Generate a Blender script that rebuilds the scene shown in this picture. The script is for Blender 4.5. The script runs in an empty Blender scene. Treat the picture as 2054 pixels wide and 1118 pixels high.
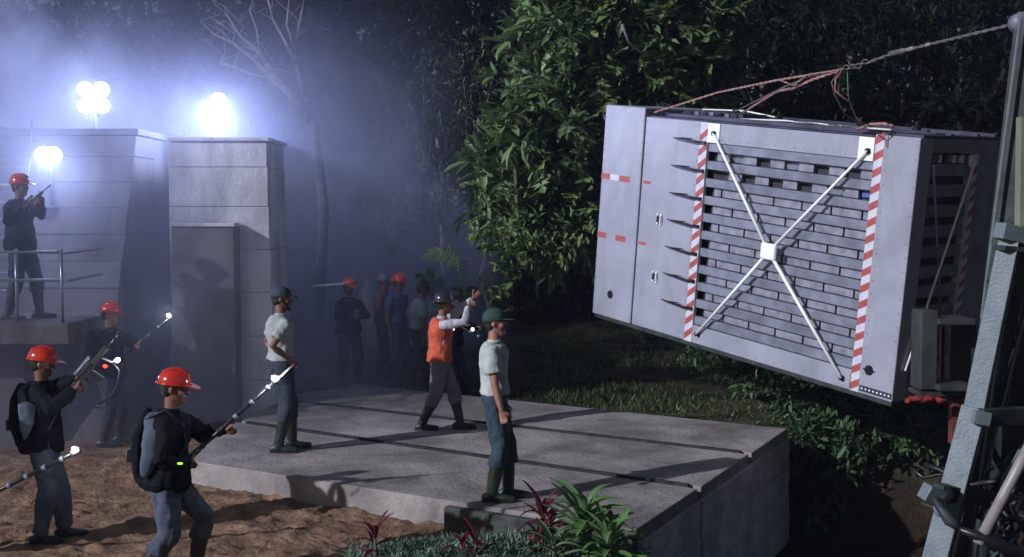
import bpy, math, random
import numpy as np
from mathutils import Vector as V, Matrix, noise
random.seed(7); rng = np.random.default_rng(7)
sc = bpy.context.scene
COL = sc.collection
PI = math.pi
# ------------------------------------------------------------------ camera, world, sun, exposure
F = 2400.0; PITCH = math.atan(139 / F); CZ = 3.0
cd = bpy.data.cameras.new('camera'); cam = bpy.data.objects.new('camera', cd); COL.objects.link(cam)
cd.sensor_width = 36; cd.lens = 36 * F / 2054; cd.clip_end = 500; cd.clip_start = .05
cam.location = (0, 0, CZ); cam.rotation_euler = (PI / 2 - PITCH, 0, 0); sc.camera = cam
SUN = V((.75, .50, -.43)).normalized()            # direction the key light travels
world = bpy.data.worlds.new('World'); sc.world = world; world.use_nodes = True
wn = world.node_tree.nodes; wl = world.node_tree.links; wn.clear()
sky = wn.new('ShaderNodeTexSky'); sky.sky_type = 'NISHITA'; sky.sun_disc = False
sky.sun_elevation = math.asin(-SUN.z); sky.sun_rotation = math.atan2(-SUN.x, -SUN.y)
bg = wn.new('ShaderNodeBackground'); bg.inputs['Strength'].default_value = .024
wo = wn.new('ShaderNodeOutputWorld'); wl.new(sky.outputs[0], bg.inputs[0]); wl.new(bg.outputs[0], wo.inputs[0])
sd = bpy.data.lights.new('sun', 'SUN'); sd.energy = 3.8; sd.angle = math.radians(.8); sd.color = (.84, .86, 1.0)
so = bpy.data.objects.new('sun', sd); COL.objects.link(so); so.rotation_euler = SUN.to_track_quat('-Z', 'Y').to_euler()
sc.view_settings.view_transform = 'Standard'; sc.view_settings.look = 'None'
sc.view_settings.exposure = 0; sc.view_settings.gamma = 1; sc.view_settings.use_curve_mapping = False
cy = sc.cycles
cy.use_denoising = True; cy.max_bounces = 6; cy.diffuse_bounces = 3; cy.glossy_bounces = 2
cy.transparent_max_bounces = 8; cy.volume_bounces = 1; cy.volume_step_rate = 2.0; cy.volume_max_steps = 80
cy.use_adaptive_sampling = True; cy.adaptive_threshold = .02
cy.sample_clamp_indirect = 4; cy.caustics_reflective = False; cy.caustics_refractive = False
# ------------------------------------------------------------------ helpers
_c, _s = math.cos(PITCH), math.sin(PITCH)
def ray(px, py):
    a, b = (px - 1027) / F, -(py - 559) / F
    return V((a, _c + b * _s, -_s + b * _c))
def at(px, py, Y):
    r = ray(px, py); return V((0, 0, CZ)) + r * (Y / r.y)
def on(px, py, z=0.):
    r = ray(px, py); return V((0, 0, CZ)) + r * ((z - CZ) / r.z)
def sstep(t):
    t = np.clip(t, 0, 1); return t * t * (3 - 2 * t)
def material(name, col, rough=.7, metal=0., var=.25, scale=4., bump=.0, bscale=None, emit=None, estr=0., detail=6, col2=None, spec=.5, stretch=None, coat=0., trans=0., stain=0., sscale=.6, sstretch=(1, 1, 1)):
    m = bpy.data.materials.new(name); m.use_nodes = True
    nt = m.node_tree; n, l = nt.nodes, nt.links; b = n['Principled BSDF']
    b.inputs['Roughness'].default_value = rough; b.inputs['Metallic'].default_value = metal
    b.inputs['Specular IOR Level'].default_value = spec
    if coat: b.inputs['Coat Weight'].default_value = coat
    tc = n.new('ShaderNodeTexCoord'); src = tc.outputs['Object']
    if stretch:
        mp = n.new('ShaderNodeMapping'); mp.inputs['Scale'].default_value = stretch; l.new(src, mp.inputs[0]); src = mp.outputs[0]
    nz = n.new('ShaderNodeTexNoise'); nz.inputs['Scale'].default_value = scale; nz.inputs['Detail'].default_value = detail
    l.new(src, nz.inputs['Vector'])
    cr = n.new('ShaderNodeValToRGB'); e = cr.color_ramp.elements
    c2 = col2 or tuple(c * (1 - var) for c in col); c1 = tuple(min(1, c * (1 + var * .5)) for c in col)
    e[0].position = .35; e[0].color = (*c2, 1); e[1].position = .65; e[1].color = (*c1, 1)
    l.new(nz.outputs[0], cr.inputs[0]); l.new(cr.outputs[0], b.inputs['Base Color'])
    if stain:
        m3 = n.new('ShaderNodeMapping'); m3.inputs['Scale'].default_value = sstretch; l.new(tc.outputs['Object'], m3.inputs[0])
        n3 = n.new('ShaderNodeTexNoise'); n3.inputs['Scale'].default_value = sscale; n3.inputs['Detail'].default_value = 12; n3.inputs['Roughness'].default_value = .68; n3.inputs['Distortion'].default_value = .6; l.new(m3.outputs[0], n3.inputs['Vector'])
        r3 = n.new('ShaderNodeValToRGB'); r3.color_ramp.elements[0].position = .40; r3.color_ramp.elements[1].position = .56
        r3.color_ramp.elements[0].color = (1 - stain, 1 - stain, 1 - stain, 1); r3.color_ramp.elements[1].color = (1, 1, 1, 1); l.new(n3.outputs[0], r3.inputs[0])
        mm = n.new('ShaderNodeMix'); mm.data_type = 'RGBA'; mm.blend_type = 'MULTIPLY'; mm.inputs[0].default_value = 1
        l.new(cr.outputs[0], mm.inputs[6]); l.new(r3.outputs[0], mm.inputs[7]); l.new(mm.outputs[2], b.inputs['Base Color'])
    if bump:
        n2 = n.new('ShaderNodeTexNoise'); n2.inputs['Scale'].default_value = bscale or scale * 6; n2.inputs['Detail'].default_value = 8
        l.new(src, n2.inputs['Vector'])
        bp = n.new('ShaderNodeBump'); bp.inputs['Strength'].default_value = bump; bp.inputs['Distance'].default_value = .03
        l.new(n2.outputs[0], bp.inputs['Height']); l.new(bp.outputs[0], b.inputs['Normal'])
    if emit:
        b.inputs['Emission Color'].default_value = (*emit, 1); b.inputs['Emission Strength'].default_value = estr
    return m
def leafmat(name, col, col2, trans=.25):
    m = bpy.data.materials.new(name); m.use_nodes = True
    nt = m.node_tree; n, l = nt.nodes, nt.links; b = n['Principled BSDF']
    dk_ = 'dark' in name; b.inputs['Roughness'].default_value = .75 if dk_ else .45; b.inputs['Specular IOR Level'].default_value = .15 if dk_ else .4
    at_ = n.new('ShaderNodeAttribute'); at_.attribute_name = 'tone'
    gi = n.new('ShaderNodeNewGeometry')
    cr = n.new('ShaderNodeValToRGB'); e = cr.color_ramp.elements
    e[0].color = (*col, 1); e[1].color = (*col2, 1)
    l.new(gi.outputs['Random Per Island'], cr.inputs[0]); l.new(cr.outputs[0], b.inputs['Base Color'])
    tr = n.new('ShaderNodeBsdfTranslucent'); l.new(cr.outputs[0], tr.inputs[0])
    mx = n.new('ShaderNodeMixShader'); mx.inputs[0].default_value = trans
    l.new(b.outputs[0], mx.inputs[1]); l.new(tr.outputs[0], mx.inputs[2]); l.new(mx.outputs[0], n['Material Output'].inputs[0])
    return m
def setp(o, label=None, cat=None, group=None, kind=None):
    if label: o['label'] = label
    if cat: o['category'] = cat
    if group: o['group'] = group
    if kind: o['kind'] = kind
    return o
def empty(name, loc=(0, 0, 0), rz=0., mat=None):
    o = bpy.data.objects.new(name, None); COL.objects.link(o); o.empty_display_size = .2
    if mat is not None: o.matrix_world = mat
    else: o.location = loc; o.rotation_euler = (0, 0, rz)
    return o
class G:
    """collects shapes; build() links them as one mesh object"""
    def __init__(s): s.v = []; s.f = []
    def add(s, vs, fs):
        b = len(s.v); s.v += [tuple(p) for p in vs]; s.f += [tuple(b + i for i in f) for f in fs]; return s
    def box(s, lo, hi, m=None):
        x0, y0, z0 = lo; x1, y1, z1 = hi
        vs = [V(p) for p in ((x0, y0, z0), (x1, y0, z0), (x1, y1, z0), (x0, y1, z0), (x0, y0, z1), (x1, y0, z1), (x1, y1, z1), (x0, y1, z1))]
        if m: vs = [m @ p for p in vs]
        return s.add(vs, [(0, 3, 2, 1), (4, 5, 6, 7), (0, 1, 5, 4), (1, 2, 6, 5), (2, 3, 7, 6), (3, 0, 4, 7)])
    def prism(s, poly, z0, z1):
        n = len(poly)
        return s.add([(*p, z0) for p in poly] + [(*p, z1) for p in poly],
                     [tuple(range(n - 1, -1, -1)), tuple(range(n, 2 * n))] + [(i, (i + 1) % n, n + (i + 1) % n, n + i) for i in range(n)])
    def prism3(s, pts, d):
        n = len(pts); d = V(d); pts = [V(p) for p in pts]
        return s.add(pts + [p + d for p in pts], [tuple(range(n - 1, -1, -1)), tuple(range(n, 2 * n))] + [(i, (i + 1) % n, n + (i + 1) % n, n + i) for i in range(n)])
    def tube(s, pts, r, n=8, side=None, round_ends=False):
        pts = [V(p) for p in pts]
        rr = [r] * len(pts) if not isinstance(r, (list, tuple)) else list(r)
        rr = [(q, q) if not isinstance(q, (list, tuple)) else q for q in rr]
        if round_ends:
            def ext(p, q, rad):
                d = (p - q).normalized(); a = max(rad)
                return [(p + d * a * k, (rad[0] * w, rad[1] * w)) for k, w in ((.55, .84), (.87, .5), (.99, .12))]
            e0 = ext(pts[0], pts[1], rr[0])[::-1]; e1 = ext(pts[-1], pts[-2], rr[-1])
            pts = [p for p, _ in e0] + pts + [p for p, _ in e1]; rr = [q for _, q in e0] + rr + [q for _, q in e1]
        vs = []; ref = V(side) if side else None
        for i, p in enumerate(pts):
            t = (pts[min(i + 1, len(pts) - 1)] - pts[max(i - 1, 0)]).normalized()
            if ref is None: ref = V((0, 0, 1)) if abs(t.z) < .9 else V((1, 0, 0))
            a = (ref - t * ref.dot(t))
            if a.length < 1e-4: a = t.orthogonal()
            a.normalize(); b = t.cross(a)
            if not side: ref = a
            vs += [p + a * rr[i][0] * math.cos(2 * PI * k / n) + b * rr[i][1] * math.sin(2 * PI * k / n) for k in range(n)]
        m = len(pts)
        fs = [(i * n + k, i * n + (k + 1) % n, (i + 1) * n + (k + 1) % n, (i + 1) * n + k) for i in range(m - 1) for k in range(n)]
        return s.add(vs, fs + [tuple(range(n - 1, -1, -1)), tuple(range((m - 1) * n, m * n))])
    def ell(s, c, r, m=None, nu=14, nv=9, clip=None):
        c = V(c); vs = []; fs = []
        for j in range(nv + 1):
            th = PI * j / nv
            for i in range(nu):
                ph = 2 * PI * i / nu
                p = V((r[0] * math.sin(th) * math.cos(ph), r[1] * math.sin(th) * math.sin(ph), r[2] * math.cos(th)))
                if clip is not None and p.z < clip: p.z = clip
                vs.append(c + (m @ p if m else p))
        for j in range(nv):
            for i in range(nu):
                fs.append((j * nu + i, (j + 1) * nu + i, (j + 1) * nu + (i + 1) % nu, j * nu + (i + 1) % nu))
        return s.add(vs, fs)
    def lathe(s, prof, c, m=None, n=20):
        c = V(c); vs = []
        for r, z in prof:
            for i in range(n):
                p = V((r * math.cos(2 * PI * i / n), r * math.sin(2 * PI * i / n), z)); vs.append(c + (m @ p if m else p))
        k = len(prof)
        return s.add(vs, [(j * n + i, j * n + (i + 1) % n, (j + 1) * n + (i + 1) % n, (j + 1) * n + i) for j in range(k - 1) for i in range(n)] + [tuple(range(n - 1, -1, -1)), tuple(range((k - 1) * n, k * n))])
    def build(s, name, mt, parent=None, smooth=False, bevel=0., label=None):
        me = bpy.data.meshes.new(name); me.from_pydata(s.v, [], s.f); me.update()
        o = bpy.data.objects.new(name, me); COL.objects.link(o)
        me.materials.append(mt)
        if smooth: me.polygons.foreach_set('use_smooth', [True] * len(me.polygons))
        if bevel:
            bm = o.modifiers.new('b', 'BEVEL'); bm.width = bevel; bm.segments = 2; bm.limit_method = 'ANGLE'
        if parent: o.parent = parent
        if label: o['label'] = label
        return o
def remeshed(g, name, mt, parent, voxel=.01, smooth=3, wrinkle=0., wscale=9., seed=0.):
    o = g.build(name, mt)
    r = o.modifiers.new('r', 'REMESH'); r.mode = 'VOXEL'; r.voxel_size = voxel
    if smooth:
        q = o.modifiers.new('s', 'SMOOTH'); q.iterations = smooth; q.factor = .5
    dg = bpy.context.evaluated_depsgraph_get(); ev = o.evaluated_get(dg)
    me = bpy.data.meshes.new_from_object(ev); me.name = name
    old = o.data; o.modifiers.clear(); o.data = me; bpy.data.meshes.remove(old)
    if not me.materials: me.materials.append(mt)
    if wrinkle:
        me.update(); co = [v.co.copy() for v in me.vertices]; no = [v.normal.copy() for v in me.vertices]
        for v, p, q_ in zip(me.vertices, co, no):
            w = noise.noise(V((p.x * wscale, p.y * wscale, p.z * wscale * .65 + seed))) + .5 * noise.noise(V((p.x * wscale * 2.3 + seed, p.y * wscale * 2.3, p.z * wscale * 1.4)))
            v.co = p + q_ * (wrinkle * w)
    me.polygons.foreach_set('use_smooth', [True] * len(me.polygons))
    o.parent = parent
    return o
def npmesh(name, verts, faces, mt, parent=None, smooth=False):
    """fast mesh from numpy: faces (M,3)"""
    me = bpy.data.meshes.new(name); nv, nf = len(verts), len(faces); k = faces.shape[1]
    me.vertices.add(nv); me.vertices.foreach_set('co', np.asarray(verts, dtype=np.float32).ravel())
    me.loops.add(nf * k); me.loops.foreach_set('vertex_index', np.asarray(faces, dtype=np.int32).ravel())
    me.polygons.add(nf); me.polygons.foreach_set('loop_start', np.arange(0, nf * k, k, dtype=np.int32))
    me.polygons.foreach_set('loop_total', np.full(nf, k, dtype=np.int32)); me.update(calc_edges=True); me.validate()
    me.materials.append(mt)
    if smooth: me.polygons.foreach_set('use_smooth', [True] * nf)
    o = bpy.data.objects.new(name, me); COL.objects.link(o)
    if parent: o.parent = parent
    return o
LEAF = np.array([(0, 0, 0), (.28, .34, .05), (.68, .36, .02), (1, 0, -.12), (.68, -.36, .02), (.28, -.34, .05), (.45, 0, -.05)], float)
LEAFT = np.array([(0, 6, 1), (1, 6, 2), (2, 6, 3), (3, 6, 4), (4, 6, 5), (5, 6, 0)])
def leaves(pos, dirs, up, size, width):
    """pos,dirs,up (N,3); size (N,) -> verts, tris"""
    d = dirs / np.linalg.norm(dirs, axis=1, keepdims=True)
    s = np.cross(up, d); s /= np.linalg.norm(s, axis=1, keepdims=True) + 1e-9; n = np.cross(d, s)
    L = LEAF[None]; sz = size[:, None, None]
    vs = pos[:, None] + sz * (L[..., 0:1] * d[:, None] + L[..., 1:2] * width * s[:, None] + L[..., 2:3] * n[:, None])
    N = len(pos); fs = LEAFT[None] + 7 * np.arange(N)[:, None, None]
    return vs.reshape(-1, 3), fs.reshape(-1, 3)
def unit(n):
    q = rng.normal(size=(n, 3)); return q / np.linalg.norm(q, axis=1, keepdims=True)
def rosettes(centres, outd, k, size, width, jit=.05, droop=.2):
    """k leaves radiating from each twig end, tilted along outd"""
    c = np.repeat(centres, k, 0); o = np.repeat(outd, k, 0)
    d = unit(len(c)) * 1.0 + o * .7; d[:, 2] -= droop * rng.random(len(c))
    sz = size * rng.uniform(.55, 1.15, len(c))
    up = unit(len(c)) * .5 + np.array([0, 0, 1.0]) + o * .3
    return leaves(c + rng.normal(size=c.shape) * jit, d, up, sz, width)
exec_parts = []
# ------------------------------------------------------------------ materials
CONC = material('concrete', (.32, .285, .265), .85, var=.3, scale=1.7, bump=.5, bscale=22, stain=.42, sscale=.9)
CONC2 = material('concrete_wall', (.14, .128, .13), .85, var=.3, scale=1.2, bump=.5, bscale=18, stain=.5, sscale=.9, sstretch=(1.5, 1.5, .35))  # shading of the wing wall put into a darker base colour
CONC_END = material('concrete_formed', (.60, .57, .57), .9, var=.25, scale=2.4, bump=.6, bscale=14, stretch=(1, 1, 2.5), stain=.3, sscale=1.1, sstretch=(1.5, 1.5, .5))  # paler than the platform top: fill light put into the end wall colour
MOSS = material('mossy_concrete', (.06, .066, .055), .95, var=.5, scale=6, bump=.8, bscale=30)
STEEL = material('rail_steel', (.035, .033, .035), .6, .6, var=.4, scale=8, bump=.2)
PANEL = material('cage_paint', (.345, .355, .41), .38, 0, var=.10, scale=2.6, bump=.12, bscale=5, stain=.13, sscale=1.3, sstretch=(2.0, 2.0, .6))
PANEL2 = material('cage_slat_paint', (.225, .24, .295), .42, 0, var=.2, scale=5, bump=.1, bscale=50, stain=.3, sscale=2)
BLOCKM = material('cage_block', (.25, .25, .30), .5, 0, var=.3, scale=9)
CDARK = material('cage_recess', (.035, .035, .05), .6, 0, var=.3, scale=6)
CTOP = material('cage_roof', (.07, .07, .11), .5, .3, var=.4, scale=5)
WHITE = material('white_plate', (.93, .98, .97), .35, 0, var=.02)
BRACE = material('brace_paint', (.93, .95, .88), .3, 0, var=.05)
RED = material('red_stripe_paint', (.42, .085, .085), .5, var=.2, scale=9)
TAPEW = material('white_stripe_paint', (.62, .61, .66), .5, var=.1, scale=9)
BLUE = material('blue_glass', (.10, .16, .42), .2, var=.1)
BLACK = material('black_rubber', (.012, .012, .014), .5, var=.3)
GUN = material('gun_metal', (.03, .03, .035), .35, .5, var=.3, scale=20)
MASTP = material('mast_paint', (.15, .18, .195), .5, .1, var=.3, scale=7, bump=.15, bscale=50, col2=(.13, .16, .17))
MASTD = material('mast_dark', (.035, .05, .048), .6, .2, var=.5, scale=6, bump=.15)
OLIVE = material('olive_panel', (.20, .22, .15), .6, var=.2)
RUST = material('rust_red_plate', (.16, .035, .025), .7, var=.5, scale=10)
REDC = material('red_cloth', (.22, .02, .018), .8, var=.4, scale=12)
CHROME = material('hydraulic_tube', (.30, .27, .26), .45, .1, var=.15, scale=9)
ROPE = material('wire_rope', (.16, .15, .15), .6, .3, var=.4, scale=40)
ROPER = material('red_sling', (.30, .10, .09), .7, var=.4, scale=14, col2=(.34, .26, .24))
ROPEG = material('green_cord', (.06, .20, .08), .7, var=.3)
SKIN = material('skin', (.36, .17, .115), .5, var=.15, scale=12)
SKIND = material('tanned_skin', (.22, .10, .07), .5, var=.15, scale=12)
HATR = material('red_hard_hat', (.55, .035, .02), .16, var=.12, scale=7, coat=.6)
HATO = material('orange_hard_hat', (.75, .09, .03), .2, var=.05, coat=.5)
HATK = material('dark_hard_hat', (.05, .05, .07), .12, .4, var=.1, coat=.8)
CAPG = material('green_cap', (.02, .055, .045), .8, var=.2, scale=20)
CAPK = material('grey_cap', (.20, .20, .22), .8, var=.2, scale=20)
JACK = material('navy_jacket', (.006, .008, .014), .85, spec=.15, var=.4, scale=9, bump=.55, bscale=16, stain=.16, sscale=7)
JACKL = material('grey_blue_cape', (.075, .10, .14), .75, var=.3, scale=8)
TROU = material('grey_blue_trousers', (.075, .095, .135), .85, var=.3, scale=9, bump=.55, bscale=16, stain=.16, sscale=7)
TROUD = material('dark_blue_trousers', (.03, .045, .07), .85, var=.3, scale=9, bump=.55, bscale=16, stain=.16, sscale=7)
TEAL = material('teal_trousers', (.026, .055, .075), .85, var=.35, scale=9, bump=.55, bscale=16, stain=.16, sscale=7)
GREYT = material('grey_trousers', (.17, .16, .185), .9, var=.2, scale=9, bump=.55, bscale=16, stain=.16, sscale=7)
SHIRT = material('pale_shirt', (.46, .52, .48), .85, var=.10, scale=9, bump=.55, bscale=16, stain=.16, sscale=7)
SHIRTD = material('pale_green_shirt', (.30, .38, .34), .85, var=.12, scale=9, bump=.55, bscale=16, stain=.16, sscale=7)
SHIRTW = material('white_shirt', (.50, .48, .53), .85, var=.10, scale=9, bump=.55, bscale=16, stain=.16, sscale=7)
BLUEV = material('blue_work_shirt', (.07, .10, .19), .85, var=.2, scale=9, bump=.55, bscale=16, stain=.16, sscale=7)
BROWNS = material('red_brown_shirt', (.17, .07, .06), .85, var=.2, scale=9)
ORANGE = material('orange_vest', (.62, .10, .045), .75, var=.2, scale=7, bump=.55, bscale=16, stain=.16, sscale=7)
BOOT = material('dark_boot', (.022, .022, .02), .45, var=.4, scale=14)
BOOTG = material('green_wellington_boot', (.022, .032, .02), .4, var=.4, scale=10)
HAIR = material('dark_hair', (.015, .011, .009), .6, var=.4, scale=60)
EYE = material('eye_white', (.6, .57, .55), .3, var=.02)
LIP = material('lips', (.22, .07, .055), .5, var=.1)
LAMPM = material('lamp_glass', (.9, .95, 1), .3, emit=(.80, .92, 1.0), estr=40)
LAMPS = material('small_lamp_glass', (.9, .95, 1), .3, emit=(.88, .94, 1.0), estr=28)
REDL = material('red_indicator', (.5, .02, .02), .3, emit=(1, .04, .03), estr=5)
GREENL = material('green_indicator', (.1, .5, .02), .3, emit=(.25, 1, .05), estr=3)
BARK = material('bark', (.12, .09, .07), .9, var=.5, scale=8, bump=.6, bscale=20)
BARKP = material('pale_bark', (.28, .24, .22), .9, var=.4, scale=8, bump=.5, bscale=20)
L_BIG = leafmat('broad_leaf', (.035, .07, .025), (.21, .31, .12))
L_LIME = leafmat('pale_leaf', (.09, .17, .04), (.28, .36, .12))
L_DARK = leafmat('dark_leaf', (.004, .009, .005), (.016, .030, .012), .12)  # lack of light on the background trees put into near-black leaves
L_MID = leafmat('vine_leaf', (.02, .05, .02), (.09, .16, .06))
L_FERN = leafmat('fern_leaf', (.03, .07, .025), (.08, .14, .05))
L_DRAC = leafmat('dracaena_leaf', (.06, .16, .04), (.16, .30, .09))
L_TI = leafmat('ti_leaf', (.04, .006, .012), (.16, .02, .032), .2)
L_GRASS = leafmat('grass_blade', (.03, .055, .015), (.11, .15, .045), .2)
# ------------------------------------------------------------------ ground
A_, B_, C_, E_, D_ = (1.07, 10.15), (3.46, 14.9), (-2.4, 18.7), (-3.3, 17.6), (-3.6, 13.0)
def ground_z(x, y):
    x = np.asarray(x, float); y = np.asarray(y, float)
    z = .06 * np.sin(x * .35 + 1) * np.sin(y * .27)
    z = z * sstep((y - 19) / 6)
    z = z + 1.6 * sstep((y - 28.5) / 8) + 1.5 * sstep((x - 8) / 9) * sstep((y - 14) / 10)
    z = z + 2.0 * sstep((y - 40) / 45)
    xb = np.where(y < 10.15, 1.35 + (10.15 - y) * .55, np.where(y < 14.9, 1.02 + (y - 10.15) * .503, 3.41 + (y - 14.9) * .25))
    w = np.where(y < 10.15, .35 + np.clip(10.15 - y, 0, 1) * .7, .06 + np.clip(y - 14.9, 0, 1) * .7)
    pit = sstep((x - xb) / w) * sstep((16.3 - y) / 1.6)
    z = z - 1.2 * pit
    z = z + .20 * np.exp(-(((x + .1) / 1.15) ** 2 + ((y - 9.25) / .75) ** 2))
    z = z - .10 * np.exp(-(((x + .3) / 1.0) ** 2 + ((y - 10.35) / .4) ** 2))
    return z, pit
def gz(x, y): return float(ground_z(x, y)[0])
def graded(lo, a, b, hi, step, grow=1.16):
    c = list(np.arange(a, b, step)); s_ = step; q = b
    while q < hi: c.append(q); s_ *= grow; q += s_
    c.append(hi); s_ = step; q = a
    pre = []
    while q > lo: s_ *= grow; q -= s_; pre.append(max(q, lo))
    return np.array(pre[::-1] + c)
gx = graded(-130, -6.2, 4.5, 130, .036); gy = graded(-20, 7.6, 14.5, 170, .04)
X, Y = np.meshgrid(gx, gy); Z, PIT = ground_z(X, Y)
sandm = sstep((-.35 - X + (13 - Y) * .12) / .8) * sstep((17.2 - Y) / 1.5)
n1 = np.zeros_like(Z)
for j in range(Z.shape[0]):
    for i in range(Z.shape[1]):
        x, y = X[j, i], Y[j, i]
        if -9 < x < 7 and 6 < y < 20:
            n1[j, i] = .030 * noise.noise(V((x * 2.1, y * 2.6, 0))) + .042 * abs(noise.noise(V((x * 4.2, y * 6.5, 3)))) + .010 * noise.noise(V((x * 15, y * 19, 7)))
        else:
            n1[j, i] = .10 * noise.noise(V((x * .8, y * .8, 0)))
for _ in range(170):
    fx_, fy_ = random.uniform(-6, -.4), random.uniform(8.2, 14.5); fa = random.uniform(-.6, .9); dx_, dy_ = X - fx_, Y - fy_
    u_ = dx_ * math.cos(fa) + dy_ * math.sin(fa); v_ = -dx_ * math.sin(fa) + dy_ * math.cos(fa); q_ = (u_ / .15) ** 2 + (v_ / .065) ** 2
    n1 += -.032 * np.exp(-q_ ** 1.5) + .018 * np.exp(-((np.sqrt(q_) - 1.45) / .35) ** 2)
Z = Z + n1 * (.35 + .65 * sandm)
nx, ny = len(gx), len(gy)
idx = np.arange(nx * ny).reshape(ny, nx)
quads = np.stack([idx[:-1, :-1], idx[:-1, 1:], idx[1:, 1:], idx[1:, :-1]], -1).reshape(-1, 4)
gm = bpy.data.materials.new('ground_mix'); gm.use_nodes = True
n, l = gm.node_tree.nodes, gm.node_tree.links; b = n['Principled BSDF']; b.inputs['Roughness'].default_value = .95; b.inputs['Specular IOR Level'].default_value = .15
tc = n.new('ShaderNodeTexCoord')
def nramp(scale, c1, c2, p0=.38, p1=.64):
    z_ = n.new('ShaderNodeTexNoise'); z_.inputs['Scale'].default_value = scale; z_.inputs['Detail'].default_value = 8; l.new(tc.outputs['Object'], z_.inputs['Vector'])
    r_ = n.new('ShaderNodeValToRGB'); r_.color_ramp.elements[0].position = p0; r_.color_ramp.elements[1].position = p1
    r_.color_ramp.elements[0].color = (*c1, 1); r_.color_ramp.elements[1].color = (*c2, 1); l.new(z_.outputs[0], r_.inputs[0]); return r_.outputs[0]
sandc = nramp(3.5, (.15, .088, .054), (.29, .18, .115)); dirtc = nramp(1.6, (.018, .022, .010), (.085, .075, .045)); soilc = nramp(2.2, (.025, .016, .012), (.07, .034, .024))
att = n.new('ShaderNodeAttribute'); att.attribute_name = 'gmask'; sp = n.new('ShaderNodeSeparateColor'); l.new(att.outputs['Color'], sp.inputs[0])
m1 = n.new('ShaderNodeMix'); m1.data_type = 'RGBA'; l.new(sp.outputs[0], m1.inputs[0]); l.new(dirtc, m1.inputs[6]); l.new(sandc, m1.inputs[7])
m2 = n.new('ShaderNodeMix'); m2.data_type = 'RGBA'; l.new(sp.outputs[1], m2.inputs[0]); l.new(m1.outputs[2], m2.inputs[6]); l.new(soilc, m2.inputs[7])
l.new(m2.outputs[2], b.inputs['Base Color'])
z3 = n.new('ShaderNodeTexNoise'); z3.inputs['Scale'].default_value = 18; z3.inputs['Detail'].default_value = 8; l.new(tc.outputs['Object'], z3.inputs['Vector'])
bp = n.new('ShaderNodeBump'); bp.inputs['Strength'].default_value = .7; bp.inputs['Distance'].default_value = .04; l.new(z3.outputs[0], bp.inputs['Height']); l.new(bp.outputs[0], b.inputs['Normal'])
ground = npmesh('ground', np.stack([X, Y, Z], -1).reshape(-1, 3), quads, gm, smooth=True)
ca = ground.data.color_attributes.new('gmask', 'FLOAT_COLOR', 'POINT')
ca.data.foreach_set('color', np.stack([sandm, PIT, 0 * PIT, 0 * PIT + 1], -1).astype(np.float32).ravel())
setp(ground, kind='structure')
# ------------------------------------------------------------------ concrete platform with two rail slots
pl = setp(empty('concrete_platform', (0, 0, 0)), 'low concrete platform with two dark rail slots and a board marked end wall', 'platform')
g2R, g2L, g1R, g1L = V((1.83, 11.66)), V((-3.57, 15.35)), V((2.66, 13.31)), V((-3.33, 17.1))
gap = V((.05, .075))
def slab(pts, z0, z1, name, mt, bev=.012):
    if z0 == .13: z0 = -1.42
    return G().prism([tuple(p) for p in pts], z0, z1).build(name, mt, pl, bevel=bev)
slab([A_, g2R, g2L, D_], .13, .25, 'slab_strip', CONC)
slab([g2R + gap, g1R, g1L, g2L + gap], .13, .252, 'slab_strip', CONC)
slab([g1R + gap, B_, C_, E_, g1L + gap], .13, .249, 'slab_strip', CONC)
slab([(1.06, 10.17), (3.43, 14.89), (-2.39, 18.67), (-3.27, 17.58), (-3.57, 13.02)], -1.4, .127, 'foundation', CONC, .01)
for a, b_ in ((g2L, g2R), (g1L, g1R)):
    d = (b_ - a).normalized(); nrm = V((-d.y, d.x)); c0 = a + gap * .5 + d * .15; c1 = b_ + gap * .5 - d * .12
    G().prism([tuple(c0 - nrm * .022), tuple(c1 - nrm * .022), tuple(c1 + nrm * .022), tuple(c0 + nrm * .022)], .128, .272).build('rail', STEEL, pl)
ends = [V(A_), g2R, g1R, V(B_)]
for k in range(3):
    p, q = ends[k], ends[k + 1]; d = (q - p).normalized(); nr = V((d.y, -d.x)); zz = .128
    for j in range(8):
        h = .185; o_ = .03 + random.uniform(0, .014) + (.02 if k == 1 else 0); a = p + d * .012; c = q - d * .012
        G().prism([tuple(a), tuple(a + nr * o_), tuple(c + nr * (o_ + random.uniform(-.004, .004))), tuple(c)], zz - h + .006, zz).build('form_board_course', CONC_END, pl, bevel=.006)
        zz -= h
fm = G()
dA = (V(A_) - V(D_)).normalized(); nA = V((dA.y, -dA.x))
P1 = V(A_) - dA * 1.95; P2 = V(A_) + dA * .02
fm.prism([tuple(P1), tuple(P1 + nA * .10 + dA * .0), tuple(P2 + nA * .10), tuple(P2)], -1.0, .215)
fo = fm.build('mossy_footing', MOSS, pl, bevel=.02, label='dark mossy footing against the platform front')
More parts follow.
